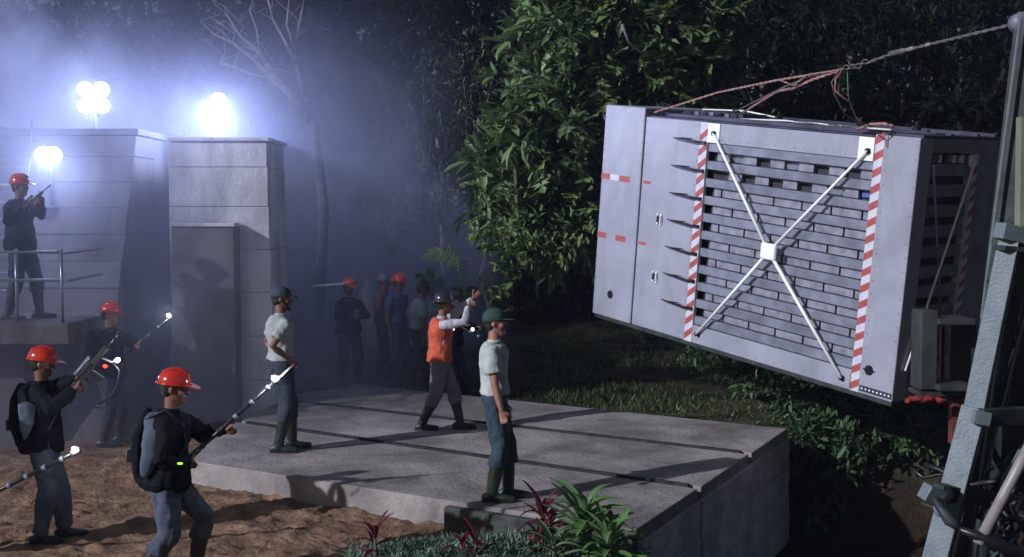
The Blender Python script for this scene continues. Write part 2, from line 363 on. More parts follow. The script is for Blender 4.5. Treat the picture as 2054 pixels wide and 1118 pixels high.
# ------------------------------------------------------------------ pen buildings on the left
bd = setp(empty('concrete_pen_wing', (-9, 17, 0)), 'massive battered concrete wing wall with board lines behind the balcony', 'building'); bd.location = (0, 0, 0)
def yf(z): return 15.3 + z / 4.1 * 1.7
zs = [0.0, .42, .80, 1.18, 1.56, 1.94, 2.30, 2.66, 3.02, 3.38, 3.74, 4.04]
cuts = [-14.0, -11.2, -9.0, -7.1, -5.30]
for i in range(len(zs) - 1):
    z0, z1 = zs[i], zs[i + 1] - .009
    if i == 0: z0 = -.3
    sh = .5 if i % 2 else 0
    xs = [-14.0] + [c + sh for c in cuts[1:-1]] + [-5.30]
    for x0, x1 in zip(xs, xs[1:]):
        o_ = random.uniform(-.012, .012); x1b = x1 - (.01 if x1 < -5.31 else 0)
        G().add([(x0, yf(z0) + o_, z0), (x1b, yf(z0) + o_, z0), (x1b, 17.8, z0), (x0, 17.8, z0), (x0, yf(z1) + o_, z1), (x1b, yf(z1) + o_, z1), (x1b, 17.8, z1), (x0, 17.8, z1)],
                [(0, 3, 2, 1), (4, 5, 6, 7), (0, 1, 5, 4), (1, 2, 6, 5), (2, 3, 7, 6), (3, 0, 4, 7)]).build('wall_board_course', CONC2, bd, bevel=.008)
G().box((-14, 17.81, -.3), (-5.302, 20.2, 4.03)).build('wall_core', CONC2, bd, bevel=.02)
G().add([(-14.02, 15.55, -.3), (-5.33, 15.55, -.3), (-5.33, 17.8, -.3), (-14.02, 17.8, -.3), (-14.02, 17.1, 4.02), (-5.33, 17.1, 4.02), (-5.33, 17.8, 4.02), (-14.02, 17.8, 4.02)],
        [(0, 3, 2, 1), (4, 5, 6, 7), (0, 1, 5, 4), (1, 2, 6, 5), (2, 3, 7, 6), (3, 0, 4, 7)]).build('wall_infill', CONC2, bd)
for x0, x1 in ((-14.05, -11.5), (-11.49, -9.2), (-9.19, -7.2), (-7.19, -5.26)):
    G().box((x0, 16.93 + random.uniform(-.02, .02), 4.045), (x1, 20.24, 4.13 + random.uniform(0, .03))).build('coping_slab', CONC2, bd, bevel=.015)
TOWER = material('lit_tower_concrete', (.78, .76, .80), .85, var=.2, scale=1.2, bump=.4, bscale=18, stain=.35, sscale=.9, sstretch=(1.5, 1.5, .35))  # lit look of tower and plinth top put into a paler colour
DCON = material('shaded_block_concrete', (.16, .15, .155), .9, var=.3, scale=2, bump=.4)  # shade on the block front put into a darker colour
pb = setp(empty('concrete_gate_tower'), 'tall square concrete tower coloured pale as if lit, at the right end of the pen wall', 'building')
zz = -.3
for i, h in enumerate([.9, .62, .62, .6, .6, .55, .35]):
    o_ = random.uniform(0, .012)
    G().box((-4.79, 16.75 - o_, zz), (-3.43 + (4 - zz) * .022, 18.02, zz + h - .007)).build('wall_board_course', TOWER, pb, bevel=.008); zz += h
G().box((-4.80, 16.70, 3.945), (-3.38, 18.06, 4.0)).build('coping_slab', TOWER, pb, bevel=.012)
G().box((-5.299, 18.3, -.3), (-4.872, 19.5, 4.02)).build('recess_wall', CONC2, pb)
lb = setp(empty('concrete_plinth'), 'lower concrete block coloured dark as if shaded, with flat top standing in front of the tower', 'block')
G().box((-4.66, 16.35, -.3), (-3.80, 16.72, 2.76)).build('block_body', DCON, lb, bevel=.012)
G().box((-4.67, 16.32, 2.762), (-3.78, 16.72, 2.81)).build('top_slab', TOWER, lb, bevel=.01)
bal = setp(empty('concrete_balcony'), 'concrete balcony slab with pipe railing under the standing guard', 'balcony')
G().box((-14, 14.42, 1.36), (-5.36, 16.2, 1.62)).build('slab', CONC2, bal, bevel=.015)
G().box((-14, 15.0, -.3), (-6.15, 15.95, 1.358)).build('support_wall', CONC2, bal, bevel=.01)
for z in (1.62 + .52, 1.62 + .86): G().tube([(-13, 14.5, z), (-5.52, 14.5, z - .0), (-5.46, 14.53, z - .02), (-5.45, 15.9, z)], .018, 8).build('rail', material('railing_pipe', (.32, .33, .38), .3, .6), bal, smooth=True)
PIPE = bpy.data.materials['railing_pipe']
for x in (-5.47, -6.02, -7.2, -8.4, -9.6): G().tube([(x, 14.51, 1.60), (x, 14.51, 2.52)], .02, 8).build('post', PIPE, bal, smooth=True)
ld = setp(empty('wall_ladder'), 'pale steel rungs of a ladder fixed to the wall behind the balcony guard', 'ladder')
for k in range(9): G().tube([(-7.25, 16.1 + k * .1, 1.9 + k * .24), (-6.75, 16.1 + k * .1, 1.9 + k * .24)], .014, 6).build('rung', PIPE, ld, smooth=True)
for x in (-7.25, -6.75): G().tube([(x, 15.98, 1.62), (x, 16.93, 3.9), (x, 16.9, 4.25)], .018, 6).build('side_rail', PIPE, ld, smooth=True)
# ------------------------------------------------------------------ flood lights
def flood(px, py, Yd, heads, base, label, power, spread=.17, aim=V((3, -10, -4.2))):
    c = at(px, py, Yd); r = setp(empty('flood_light', (c.x, Yd + .12, base)), label, 'flood light', 'flood lights above the pen')
    o = V((c.x, Yd + .12, base)); d = aim.normalized(); R = d.to_track_quat('Z', 'Y').to_matrix()
    G().tube([(0, 0, 0), (0, 0, c.z - base - .1)], .03, 8).lathe([(.1, 0), (.1, .03), (.03, .06)], (0, 0, 0)).build('pole', MASTD, r, smooth=False)
    G().box((-spread - .08, -.02, c.z - base - .03), (spread + .08, .02, c.z - base + .03)).box((-.02, -.02, c.z - base - spread), (.02, .02, c.z - base + spread)).build('cross_bar', MASTD, r)
    for hx, hz in heads:
        p = V((hx * spread, -.06, c.z - base + hz * spread))
        hd = G().lathe([(.03, -.16), (.07, -.13), (.125, 0), (.135, .02), (.125, .02), (.11, .0)], p, R, 16).build('lamp_housing', MASTD, r, smooth=True)
        G().lathe([(.118, .012), (.10, .03), (.05, .042), (.005, .045)], p, R, 16).build('lens', LAMPM, hd, smooth=True)
    ld_ = bpy.data.lights.new('flood_lamp', 'POINT'); ld_.energy = power; ld_.color = (.54, .62, 1.0); ld_.shadow_soft_size = .12
    lo = bpy.data.objects.new('flood_lamp', ld_); COL.objects.link(lo); lo.location = o + V((0, -.06, c.z - base)) + d * .20
    lo.rotation_euler = d.to_track_quat('-Z', 'Y').to_euler()
flood(185, 195, 18.6, [(-1, 1), (1, 1), (-1, -1), (1, -1)], 4.14, 'large four lamp flood light cluster on the left roof', 150, .125)
flood(425, 217, 17.85, [(.8, 1), (-1, -.8), (.5, -.8)], 4.0, 'three lamp flood light cluster above the tower', 430, .11)
flood(95, 313, 16.4, [(-.8, .2), (.6, .2)], 3.0, 'smaller flood light just above the balcony guard', 60, .09)
# ------------------------------------------------------------------ hanging cage
U_ = V((-.5779452, .80711304, .12061465)); W_ = V((.81424439, .58021092, .01900959)); V_ = V((.05463905, -.1091963, .99251738))
CM = Matrix((( -U_.x, W_.x, V_.x, 1.16101578), (-U_.y, W_.y, V_.y, 17.27409448), (-U_.z, W_.z, V_.z, 1.5040054), (0, 0, 0, 1)))
cage = setp(empty('animal_cage', mat=CM), 'big pale steel transport cage with white cross brace hanging from a cable', 'cage')
CL, CD, CH = 5.215, 1.56, 2.9
def cbx(lo, hi, name, mt, bev=.006, parent=None, label=None): return G().box(lo, hi).build(name, mt, parent or cage, bevel=bev, label=label)
cbx((0, 0, 0), (.83, CD, 2.99), 'end_panel', PANEL, .015)
cbx((.85, .012, 0.004), (1.905, CD, 2.87), 'side_panel', PANEL, .01)
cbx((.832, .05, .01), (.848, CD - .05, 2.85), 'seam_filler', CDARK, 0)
cbx((1.905, .006, 0), (2.045, .06, 2.865), 'striped_post', TAPEW, .004)
cbx((4.635, .006, 0), (4.755, .06, 2.90), 'striped_post', TAPEW, .004)
cbx((4.757, 0, 0), (CL, .24, 2.9), 'corner_panel', PANEL, .012)
cbx((2.047, .01, 0), (4.633, .12, .232), 'bottom_band', PANEL, .008)
cbx((2.047, .01, 2.612), (4.633, .12, 2.865), 'top_band', PANEL, .008)
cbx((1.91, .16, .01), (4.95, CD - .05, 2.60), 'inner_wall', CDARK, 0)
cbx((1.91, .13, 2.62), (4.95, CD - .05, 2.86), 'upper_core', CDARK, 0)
cbx((.02, .03, -.06), (CL - .02, CD - .03, -.003), 'floor_plate', MASTD, .01)
# diagonal red stripes
def stripes(x0, x1, y, z0, z1, pitch, nm, rise, axis=0):
    z = z0
    while z + pitch * .5 + rise < z1:
        h = pitch * .46
        if axis == 0: G().prism3([(x0 + .003, y - .003, z), (x1 - .003, y - .003, z + rise), (x1 - .003, y - .003, z + rise + h), (x0 + .003, y - .003, z + h)], (0, .0028, 0)).build(nm, RED, cage)
        else: G().prism3([(y + .003, x0 + .003, z), (y + .003, x1 - .003, z + rise), (y + .003, x1 - .003, z + rise + h), (y + .003, x0 + .003, z + h)], (-.0028, 0, 0)).build(nm, RED, cage)
        z += pitch
stripes(1.905, 2.045, .006, .02, 2.9, .185, 'red_stripe', .10)
stripes(4.635, 4.755, .006, .01, 2.95, .185, 'red_stripe', .065)
# slats and blocks
for i in range(11):
    zc = 2.555 - .2255 * i
    cbx((2.05, .028, zc - .055), (4.63, .10, zc + .052), 'slat', PANEL2, .006)
    cbx((2.05, .098, zc - .078), (4.63, .135, zc - .0555), 'painted_shadow_strip', CDARK, 0)  # dark strip painting in the shadow beneath each slat
for r_ in range(10):
    z0, z1 = 2.555 - .2255 * r_ - .165, 2.555 - .2255 * r_ - .062
    if r_ < 2:
        x = 2.17 + .225 * (r_ == 1) * 1.0; k = 0
        while x < 4.6:
            w = min(.225, 4.625 - x)
            solid = (k % 2 == 0)
            if solid: cbx((x, .085, z0), (x + w - .004, .15, z1), 'block', BLOCKM, .004)
            elif (r_ == 0 and k in (1, 5)) or (r_ == 1 and k == 7): cbx((x, .13, z0), (x + w - .004, .158, z1), 'block', PANEL2, .004)
            elif r_ == 1 and k == 9: cbx((x + .02, .12, z0 + .02), (x + w - .05, .158, z1), 'window_pane', BLUE, .003)
            x += w; k += 1
    else:
        x = 2.16; w0 = .15 if r_ % 2 == 0 else .36
        while x < 4.6:
            w = min(w0, 4.628 - x); w0 = .44
            cbx((x, .085, z0), (x + w - .026, .15, z1), 'block', BLOCKM, .004)
            x += w
g = G()
for xx in (.03, .80, .88, 1.87, 4.80, 5.18):
    for k in range(19): g.ell((xx, -.002 if not .84 < xx < 1.9 else .010, .08 + k * .152), (.008, .006, .008), None, 6, 4)
for k in range(17): g.ell((2.14 + k * .15, .008, 2.66), (.007, .006, .007), None, 6, 4); g.ell((2.14 + k * .15, .008, .05), (.007, .006, .007), None, 6, 4)
g.build('rivets', PANEL2, cage)['kind'] = 'stuff'
# cross brace
hub = V((3.34, -.10, 1.40))
for nm, px_, pz in (('top_left', 2.175, 2.736), ('top_right', 4.566, 2.711), ('bl', 2.165, .138), ('br', 4.53, .118)):
    e = V((px_, -.03, pz)); d = (hub - e)
    G().tube([e, e + d * .5, hub - d.normalized() * .08], [.017, .02, .022], 10).build('brace_rod', BRACE, cage, smooth=True)
    G().tube([e + V((0, .05, 0)), e + V((0, -.012, 0))], .03, 10).build('pivot_pin', GUN, cage, smooth=True)
cbx((3.22, -.135, 1.30), (3.458, -.075, 1.505), 'hub_plate', WHITE, .03)
cbx((2.05, -.004, 2.615), (2.255, .008, 2.86), 'corner_plate', WHITE, .004)
cbx((4.42, -.004, 2.60), (4.632, .008, 2.86), 'corner_plate', WHITE, .004)
cbx((4.50, -.002, .03), (4.632, .008, .20), 'corner_plate', PANEL, .004)
# prongs, latches, marks
for k in range(7):
    z = 2.61 - .36 * k
    g = G().tube([(1.99, -.01, z - .01), (1.88, -.05, z), (1.70, -.055, z + .012), (1.455, -.03, z + .02)], [.014, .016, .012, .008], 6)
    g.tube([(1.80, -.03, z + .03), (1.66, -.09, z + .03), (1.50, -.05, z + .02)], [.008, .009, .006], 6)
    g.box((1.94, -.03, z - .022), (2.03, .004, z + .016))
    g.build('hook', GUN, cage, smooth=False)
for x, z in ((1.264, 1.526), (1.261, .744)):
    g = G().box((x - .022, -.03, z - .04), (x + .022, .012, z + .04)); lt = g.build('latch', GUN, cage, bevel=.004)
    for dx, dz in ((-.035, .06), (.035, .06), (.03, -.065), (-.028, -.06)): G().tube([(x + dx, -.012, z + dz), (x + dx, .012, z + dz)], .013, 8).build('bolt', WHITE, lt)
    G().tube([(x + .04, -.02, z + .05), (x + .05, -.03, z - .04)], .008, 6).build('lever', WHITE, lt)
for z in (1.99, 1.155):
    for x0, x1, m in ((.004, .19, RED), (.195, .385, TAPEW) if z > 1.5 else (0, 0, None), (.40, .615, RED), (.88, 1.03, RED)):
        if m: 
            yy = -.003 if x0 < .85 else .009
            hh = .04 if x0 < .85 else .02
            cbx((x0, yy, z - hh), (x1, yy + .0028, z + hh), 'marker_tape', m, 0)
def ring(x, z, nm):
    g = G().lathe([(.058, 0), (.058, .006), (.044, .006), (.044, 0)], (x, 0, z), Matrix.Rotation(PI / 2, 3, 'X'), 20)
    o = g.build(nm, GUN, cage); 
    G().box((x - .012, -.007, z - .046), (x + .02, -.001, z + .046)).build('emblem_bar', GUN, o)
    return o
ring(.371, .335, 'round_emblem'); 
o = ring(4.876, .287, 'round_emblem'); G().tube([(4.80, -.004, .287), (4.955, -.004, .282)], .01, 6).build('emblem_bar', GUN, o)
ps = cbx((4.775, -.006, .03), (5.205, -.0005, .095), 'perforated_strip', CDARK, 0)
for k in range(8): G().tube([(4.81 + k * .052, -.01, .063), (4.81 + k * .052, -.002, .063)], .011, 8).build('rivet', WHITE, ps)
# right (shaded) side of the cage
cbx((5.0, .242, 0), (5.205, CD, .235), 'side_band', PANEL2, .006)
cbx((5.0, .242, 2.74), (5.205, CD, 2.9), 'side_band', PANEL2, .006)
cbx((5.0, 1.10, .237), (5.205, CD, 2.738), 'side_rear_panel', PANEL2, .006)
cbx((5.0, 1.01, .237), (5.209, 1.098, 2.738), 'striped_post', TAPEW, .003)
stripes(1.01, 1.098, 5.209, .25, 2.74, .16, 'red_stripe', .06, 1)
cbx((4.98, .242, .237), (5.10, 1.008, 2.60), 'inner_wall', CDARK, 0)
for k in range(5): cbx((5.11, .34 + k * .13 - (.02 if k > 2 else 0), 2.63), (5.15, .34 + k * .13 + (.06 if k % 2 == 0 else .035), 2.72), 'block', WHITE if k in (1, 3, 4) else PANEL2, .003)
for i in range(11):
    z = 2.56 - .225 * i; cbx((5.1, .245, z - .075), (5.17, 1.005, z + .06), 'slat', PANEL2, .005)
for a, b2 in (((5.235, 1.0, 2.66), (5.24, .15, .35)), ((5.225, .25, 2.62), (5.225, .85, .4))):
    G().tube([a, b2], .014, 8).build('brace_rod', BRACE if a[1] > .9 else PANEL2, cage, smooth=True)
cbx((5.206, .92, 2.60), (5.212, 1.0, 2.72), 'corner_plate', WHITE, .003)
# roof of the cage
cbx((.86, .06, 2.872), (4.7, CD - .02, 2.885), 'roof_sheet', CTOP, 0)
cbx((4.76, .05, 2.902), (CL, CD - .02, 2.93), 'roof_sheet', CTOP, 0)
for y0 in (.20, .62, 1.1, 1.45): cbx((1.0 if y0 < .4 else .9, y0, 2.886), (5.15 if y0 > .4 else 4.7, y0 + .07, 2.935 + y0 * .02), 'roof_beam', CTOP, .006)
cbx((1.05, .5, 2.89), (2.15, 1.0, 2.99), 'winch_tray', CTOP, .01)
for k in range(7): cbx((1.15 + k * .14, .48, 2.90), (1.22 + k * .14, .52, 2.98), 'louvre', PANEL2 if k % 2 else CDARK, 0)
for k, x in enumerate((1.6, 2.4, 3.7, 4.5)): G().lathe([(.05, 0), (.05, .04), (.02, .06), (.02, .1)], (x, .9, 2.95), None, 12).build('lifting_lug', GUN, cage)
G().tube([(2.3, .3, 2.93), (3.0, .38, 2.955), (3.9, .33, 2.945), (4.6, .3, 2.95)], .012, 6).build('hydraulic_line', BRACE, cage, smooth=True)
G().tube([(1.0, .9, 3.0), (1.7, 1.0, 3.02), (2.3, .95, 2.97)], .012, 6).build('hydraulic_line', BRACE, cage, smooth=True)
G().tube([(4.3, .1, 2.93), (4.5, .06, 3.0), (4.72, .02, 3.02), (4.85, 0, 3.0)], .018, 8).build('red_strap', ROPER, cage, smooth=True)
G().tube([(2.97, .3, 0), (2.975, .3, -.12), (2.96, .29, -.22), (2.975, .3, -.30)], .008, 6).build('dangling_cord', ROPER, cage, smooth=True)
# ------------------------------------------------------------------ mast and cables on the right
KN = at(1690, 140, 12.6); TOP = at(2046, 46, 10.6)
def cagep(x, y, z): return CM @ V((x, y, z))
def rope(pts, r, mt, name, label, cat='cable', twist=True):
    g = G()
    if twist:
        P = [V(p) for p in pts]; fine = []
        for a, b3 in zip(P, P[1:]):
            m = max(2, int((b3 - a).length / .03)); fine += [a.lerp(b3, k / m) for k in range(m)]
        fine.append(P[-1])
        for ph in (0, PI):
            g.tube([p + V((0, math.cos(i * .9 + ph), math.sin(i * .9 + ph))) * r * .5 for i, p in enumerate(fine)], r * .62, 5)
    else: g.tube(pts, r, 7)
    return setp(g.build(name, mt, None, smooth=True), label, cat)
TB = at(1800, 105, 12.1)
rope([at(1745, 124, 12.4), TB, TOP], .016, ROPE, 'wire_cable', 'thin grey hoist cable running up to the mast head')
tb = setp(empty('turnbuckle', TB), 'short steel turnbuckle clamped on the hoist cable', 'turnbuckle')
d = (TOP - TB).normalized(); Rq = d.to_track_quat('Z', 'Y').to_matrix()
G().lathe([(.012, -.14), (.028, -.10), (.028, .10), (.012, .14)], (0, 0, 0), Rq, 8).build('body', ROPE, tb)
G().lathe([(.01, .14), (.022, .16), (.022, .22), (.01, .24)], (0, 0, 0), Rq, 8).build('clamp', CHROME, tb)
G().lathe([(.01, .40), (.02, .42), (.02, .46), (.01, .48)], (0, 0, 0), Rq, 8).build('clamp', CHROME, tb)
ch = setp(empty('lifting_chain', KN), 'bunched steel chain where all the slings meet', 'chain')
cdir = (at(1745, 124, 12.4) - KN)
for k in range(9):
    c = cdir * (k / 8.5) + V((0, 0, .012 * math.sin(k * 2.1))); a = V((math.cos(k * 1.3), 0, math.sin(k * 1.3))); t = cdir.normalized(); s_ = t.cross(V((0, 1, 0))).normalized() if k % 2 else V((0, 1, 0))
    G().tube([c + t * .035 * math.cos(q) + (s_ * .024) * math.sin(q) for q in [i * PI / 5 for i in range(11)]], .008, 5).build('link', ROPE, ch, smooth=True)
rope([cagep(.90, .10, 2.93), at(1440, 186, 15.3), at(1560, 161, 13.8), KN], .014, ROPER, 'lifting_sling', 'long red sling reaching the far left roof corner', 'sling')
rope([cagep(2.0, .62, 2.99), at(1560, 183, 14.0), at(1590, 178, 13.5), at(1630, 160, 13.1), KN], .018, ROPER, 'lifting_sling', 'thicker pale red sling tied to the roof middle', 'sling')
rope([cagep(1.9, .55, 2.99), at(1570, 176, 13.6), at(1625, 153, 13.1), KN], .010, ROPE, 'lifting_sling', 'thin grey sling beside the thick red one', 'sling')
rope([at(1562, 160, 13.7), at(1592, 172, 13.4), at(1620, 150, 13.1), KN], .009, ROPER, 'lifting_sling', 'short red sling tail joining the two long slings', 'sling')
rope([KN + V((.05, 0, 0)), at(1701, 180, 12.6), at(1704, 205, 12.7), cagep(4.02, .5, 2.93)], .010, ROPEG, 'green_cord', 'thin green cord dropping straight to the cage roof', 'cord')
rope([KN, at(1676, 160, 12.6), at(1675, 182, 12.6), at(1690, 195, 12.6), at(1705, 205, 12.65), at(1715, 232, 12.8), cagep(4.1, .5, 2.93)], .008, ROPER, 'loose_cable', 'slack looping cable hanging left of the green cord', 'cable', False)
rope([KN + V((-.03, 0, 0)), at(1668, 165, 12.6), at(1674, 190, 12.6), at(1695, 230, 12.7), at(1712, 240, 12.8), at(1730, 249, 12.9)], .006, ROPE, 'loose_cable', 'thin grey slack wire looping down to the roof', 'cable', False)
mast = setp(empty('lifting_mast', (3.4, 9, -1.1)), 'tall leaning blue grey steel mast with crossbars and hydraulic tube', 'mast'); mo = V((3.4, 9, -1.1))
def beam(p, q, w, dp, nm, mt, bev=.006, face=V((0, -1, 0))):
    p, q = V(p), V(q); t = (q - p).normalized(); s_ = t.cross(face).normalized(); f_ = s_.cross(t).normalized()
    vs = [pt + s_ * a * w / 2 + f_ * b4 * dp / 2 - mo for pt in (p, q) for a, b4 in ((-1, -1), (1, -1), (1, 1), (-1, 1))]
    return G().add(vs, [(0, 3, 2, 1), (4, 5, 6, 7), (0, 1, 5, 4), (1, 2, 6, 5), (2, 3, 7, 6), (3, 0, 4, 7)]).build(nm, mt, mast, bevel=bev)
fc = V((-.55, -.83, 0))
beam(at(2032, 452, 9.0), at(1955, 822, 9.0), .15, .10, 'front_leg', MASTP, face=fc)
beam(at(1957, 818, 8.97), at(1842, 1260, 8.9), .18, .16, 'front_leg', MASTP, face=fc)
beam(at(2062, 470, 9.25), at(1900, 1260, 9.2), .07, .20, 'leg_flange', MASTD, face=fc)
beam(at(2092, 440, 9.4), at(1985, 1260, 9.4), .14, .12, 'rear_leg', MASTD, face=fc)
beam(at(2004, 462, 8.95), at(2100, 486, 9.05), .12, .13, 'head_bar', MASTP)
beam(at(2004, 497, 8.96), at(2100, 506, 9.05), .04, .13, 'head_bar', MASTD)
beam(at(1962, 838, 8.88), at(2100, 832, 9.2), .13, .1, 'cross_bar', MASTD)
beam(at(1952, 836, 8.84), at(1986, 842, 8.84), .10, .05, 'end_plate', MASTP)
beam(at(1854, 985, 8.72), at(1885, 1000, 8.78), .12, .10, 'bracket', MASTP)
beam(at(1880, 985, 8.8), at(2060, 1010, 9.3), .11, .1, 'cross_bar', MASTD)
G().ell(at(1886, 1020, 8.74) - mo, (.05, .05, .065)).build('pulley_knob', PANEL2, mast, smooth=True)
G().lathe([(.02, -.06), (.07, -.05), (.06, 0), (.07, .05), (.02, .06)], at(1896, 995, 8.78) - mo, Matrix.Rotation(1.2, 3, 'Y'), 14).build('pulley', BLACK, mast, smooth=True)
for (a, b5) in (((2048, 560), (1990, 700)), ((1985, 560), (2050, 690)), ((2040, 700), (1975, 880)), ((1968, 860), (2020, 960)), ((2054, 870), (1960, 1040))):
    beam(at(*a, 9.35), at(*b5, 9.35), .05, .05, 'lattice_brace', MASTD)
for pts, r in (([(2054, 640), (2020, 780), (1990, 900), (1965, 1080), (1950, 1180)], .010), ([(2060, 880), (2010, 960), (1990, 1060), (1975, 1150)], .013), ([(2030, 560), (2005, 700), (1975, 900), (1940, 1150)], .012)):
    G().tube([at(*p, 9.1) - mo for p in pts], r, 7).build('hose', MASTP, mast, smooth=True)
G().tube([at(1962, 1092, 8.3) - mo, at(2120, 790, 8.5) - mo], .040, 14).build('hydraulic_tube', CHROME, mast, smooth=True)
G().tube([at(1862, 985, 8.75) - mo, at(1905, 1045, 8.6) - mo, at(1930, 1062, 8.6) - mo], [.02, .045, .03], 8).build('cloth_wrap', MASTD, mast, smooth=True)
G().tube([at(1925, 1062, 8.3) - mo, at(1990, 1086, 8.3) - mo, at(2090, 1135, 8.3) - mo], [.02, .05, .055], 12).build('dark_pipe', GUN, mast, smooth=True)
for k in range(26):
    a = at(random.uniform(1965, 2070), random.uniform(960, 1110), random.uniform(8.5, 9.6)); q = [a - mo]
    dv = V((random.uniform(-.3, .3), random.uniform(-.2, .2), random.uniform(-.35, .2)))
    for j in range(5): q.append(q[-1] + dv * .45 + V((random.uniform(-.05, .05), 0, random.uniform(-.06, .06))))
    G().tube(q, random.uniform(.008, .022), 6).build('hose', random.choice([BLACK, MASTD, MASTD, GUN]), mast, smooth=True)
beam(at(2064, 45, 10.6), at(1975, 800, 10.9), .20, .22, 'tall_post', MASTD, face=fc)
beam(at(2047, 38, 10.45), at(1969, 640, 10.7), .025, .03, 'post_edge', MASTP)
beam(at(2080, 40, 10.45), at(2038, 500, 10.5), .03, .03, 'post_edge', MASTP)
G().lathe([(.02, -.06), (.09, -.05), (.075, 0), (.09, .05), (.02, .06)], TOP - mo, Matrix.Rotation(PI / 2, 3, 'X'), 16).build('sheave', PANEL2, mast, smooth=True)
G().tube([at(2062, 32, 10.6) - mo, at(2110, 20, 10.6) - mo], .06, 10).build('head_pin', PANEL2, mast)
beam(at(2072, 235, 9.9), at(2068, 455, 9.9), .24, .1, 'side_panel', OLIVE)
G().box((-.6, -.5, 0), (1.6, 1.6, .25)).build('base_frame', MASTD, mast, bevel=.02)
beam(at(1990, 700, 10.9), at(1975, 1250, 10.4), .16, .16, 'post_foot', MASTD)
# fork carriage in front of the cage side
fk = setp(empty('fork_carriage', at(1900, 790, 11.6)), 'dark boxy steel carriage frame hanging in front of the cage side', 'carriage'); fo_ = at(1900, 790, 11.6)
def fbx(x0, y0, x1, y1, Yd, dp, nm, mt):
    a = at(x0, y1, Yd) - fo_; c = at(x1, y0, Yd) - fo_
    return G().box((a.x, a.y, a.z), (c.x, a.y + dp, c.z)).build(nm, mt, fk, bevel=.008)
OLD = material('olive_dark', (.045, .05, .05), .6, .1, var=.4, scale=5)
fbx(1846, 624, 1882, 782, 11.5, .3, 'left_cheek', OLD); fbx(1883, 640, 1958, 652, 11.45, .4, 'top_plate', OLD)
fbx(1905, 653, 1960, 772, 11.8, .08, 'back_plate', OLD); fbx(1883, 773, 1955, 786, 11.4, .45, 'bottom_plate', OLD)
fbx(1886, 655, 1896, 772, 11.9, .05, 'inner_bar', RUST)
fbx(1908, 800, 1934, 892, 11.6, .1, 'rust_plate', RUST)
fbx(1845, 787, 1960, 796, 11.5, .35, 'fork_shelf', OLD)
cl = G(); cc = at(1858, 800, 11.45)
for k in range(9): cl.ell((cc.x - .17 + k * .042, cc.y + random.uniform(-.05, .05), cc.z + random.uniform(-.02, .02) - abs(k - 4) * .004), (.045, .05, .03), None, 8, 6)
clo = remeshed(cl, 'red_cloth', REDC, None, .015, 1, .02, 20); setp(clo, 'crumpled red cloth bundled beneath the carriage frame', 'cloth')
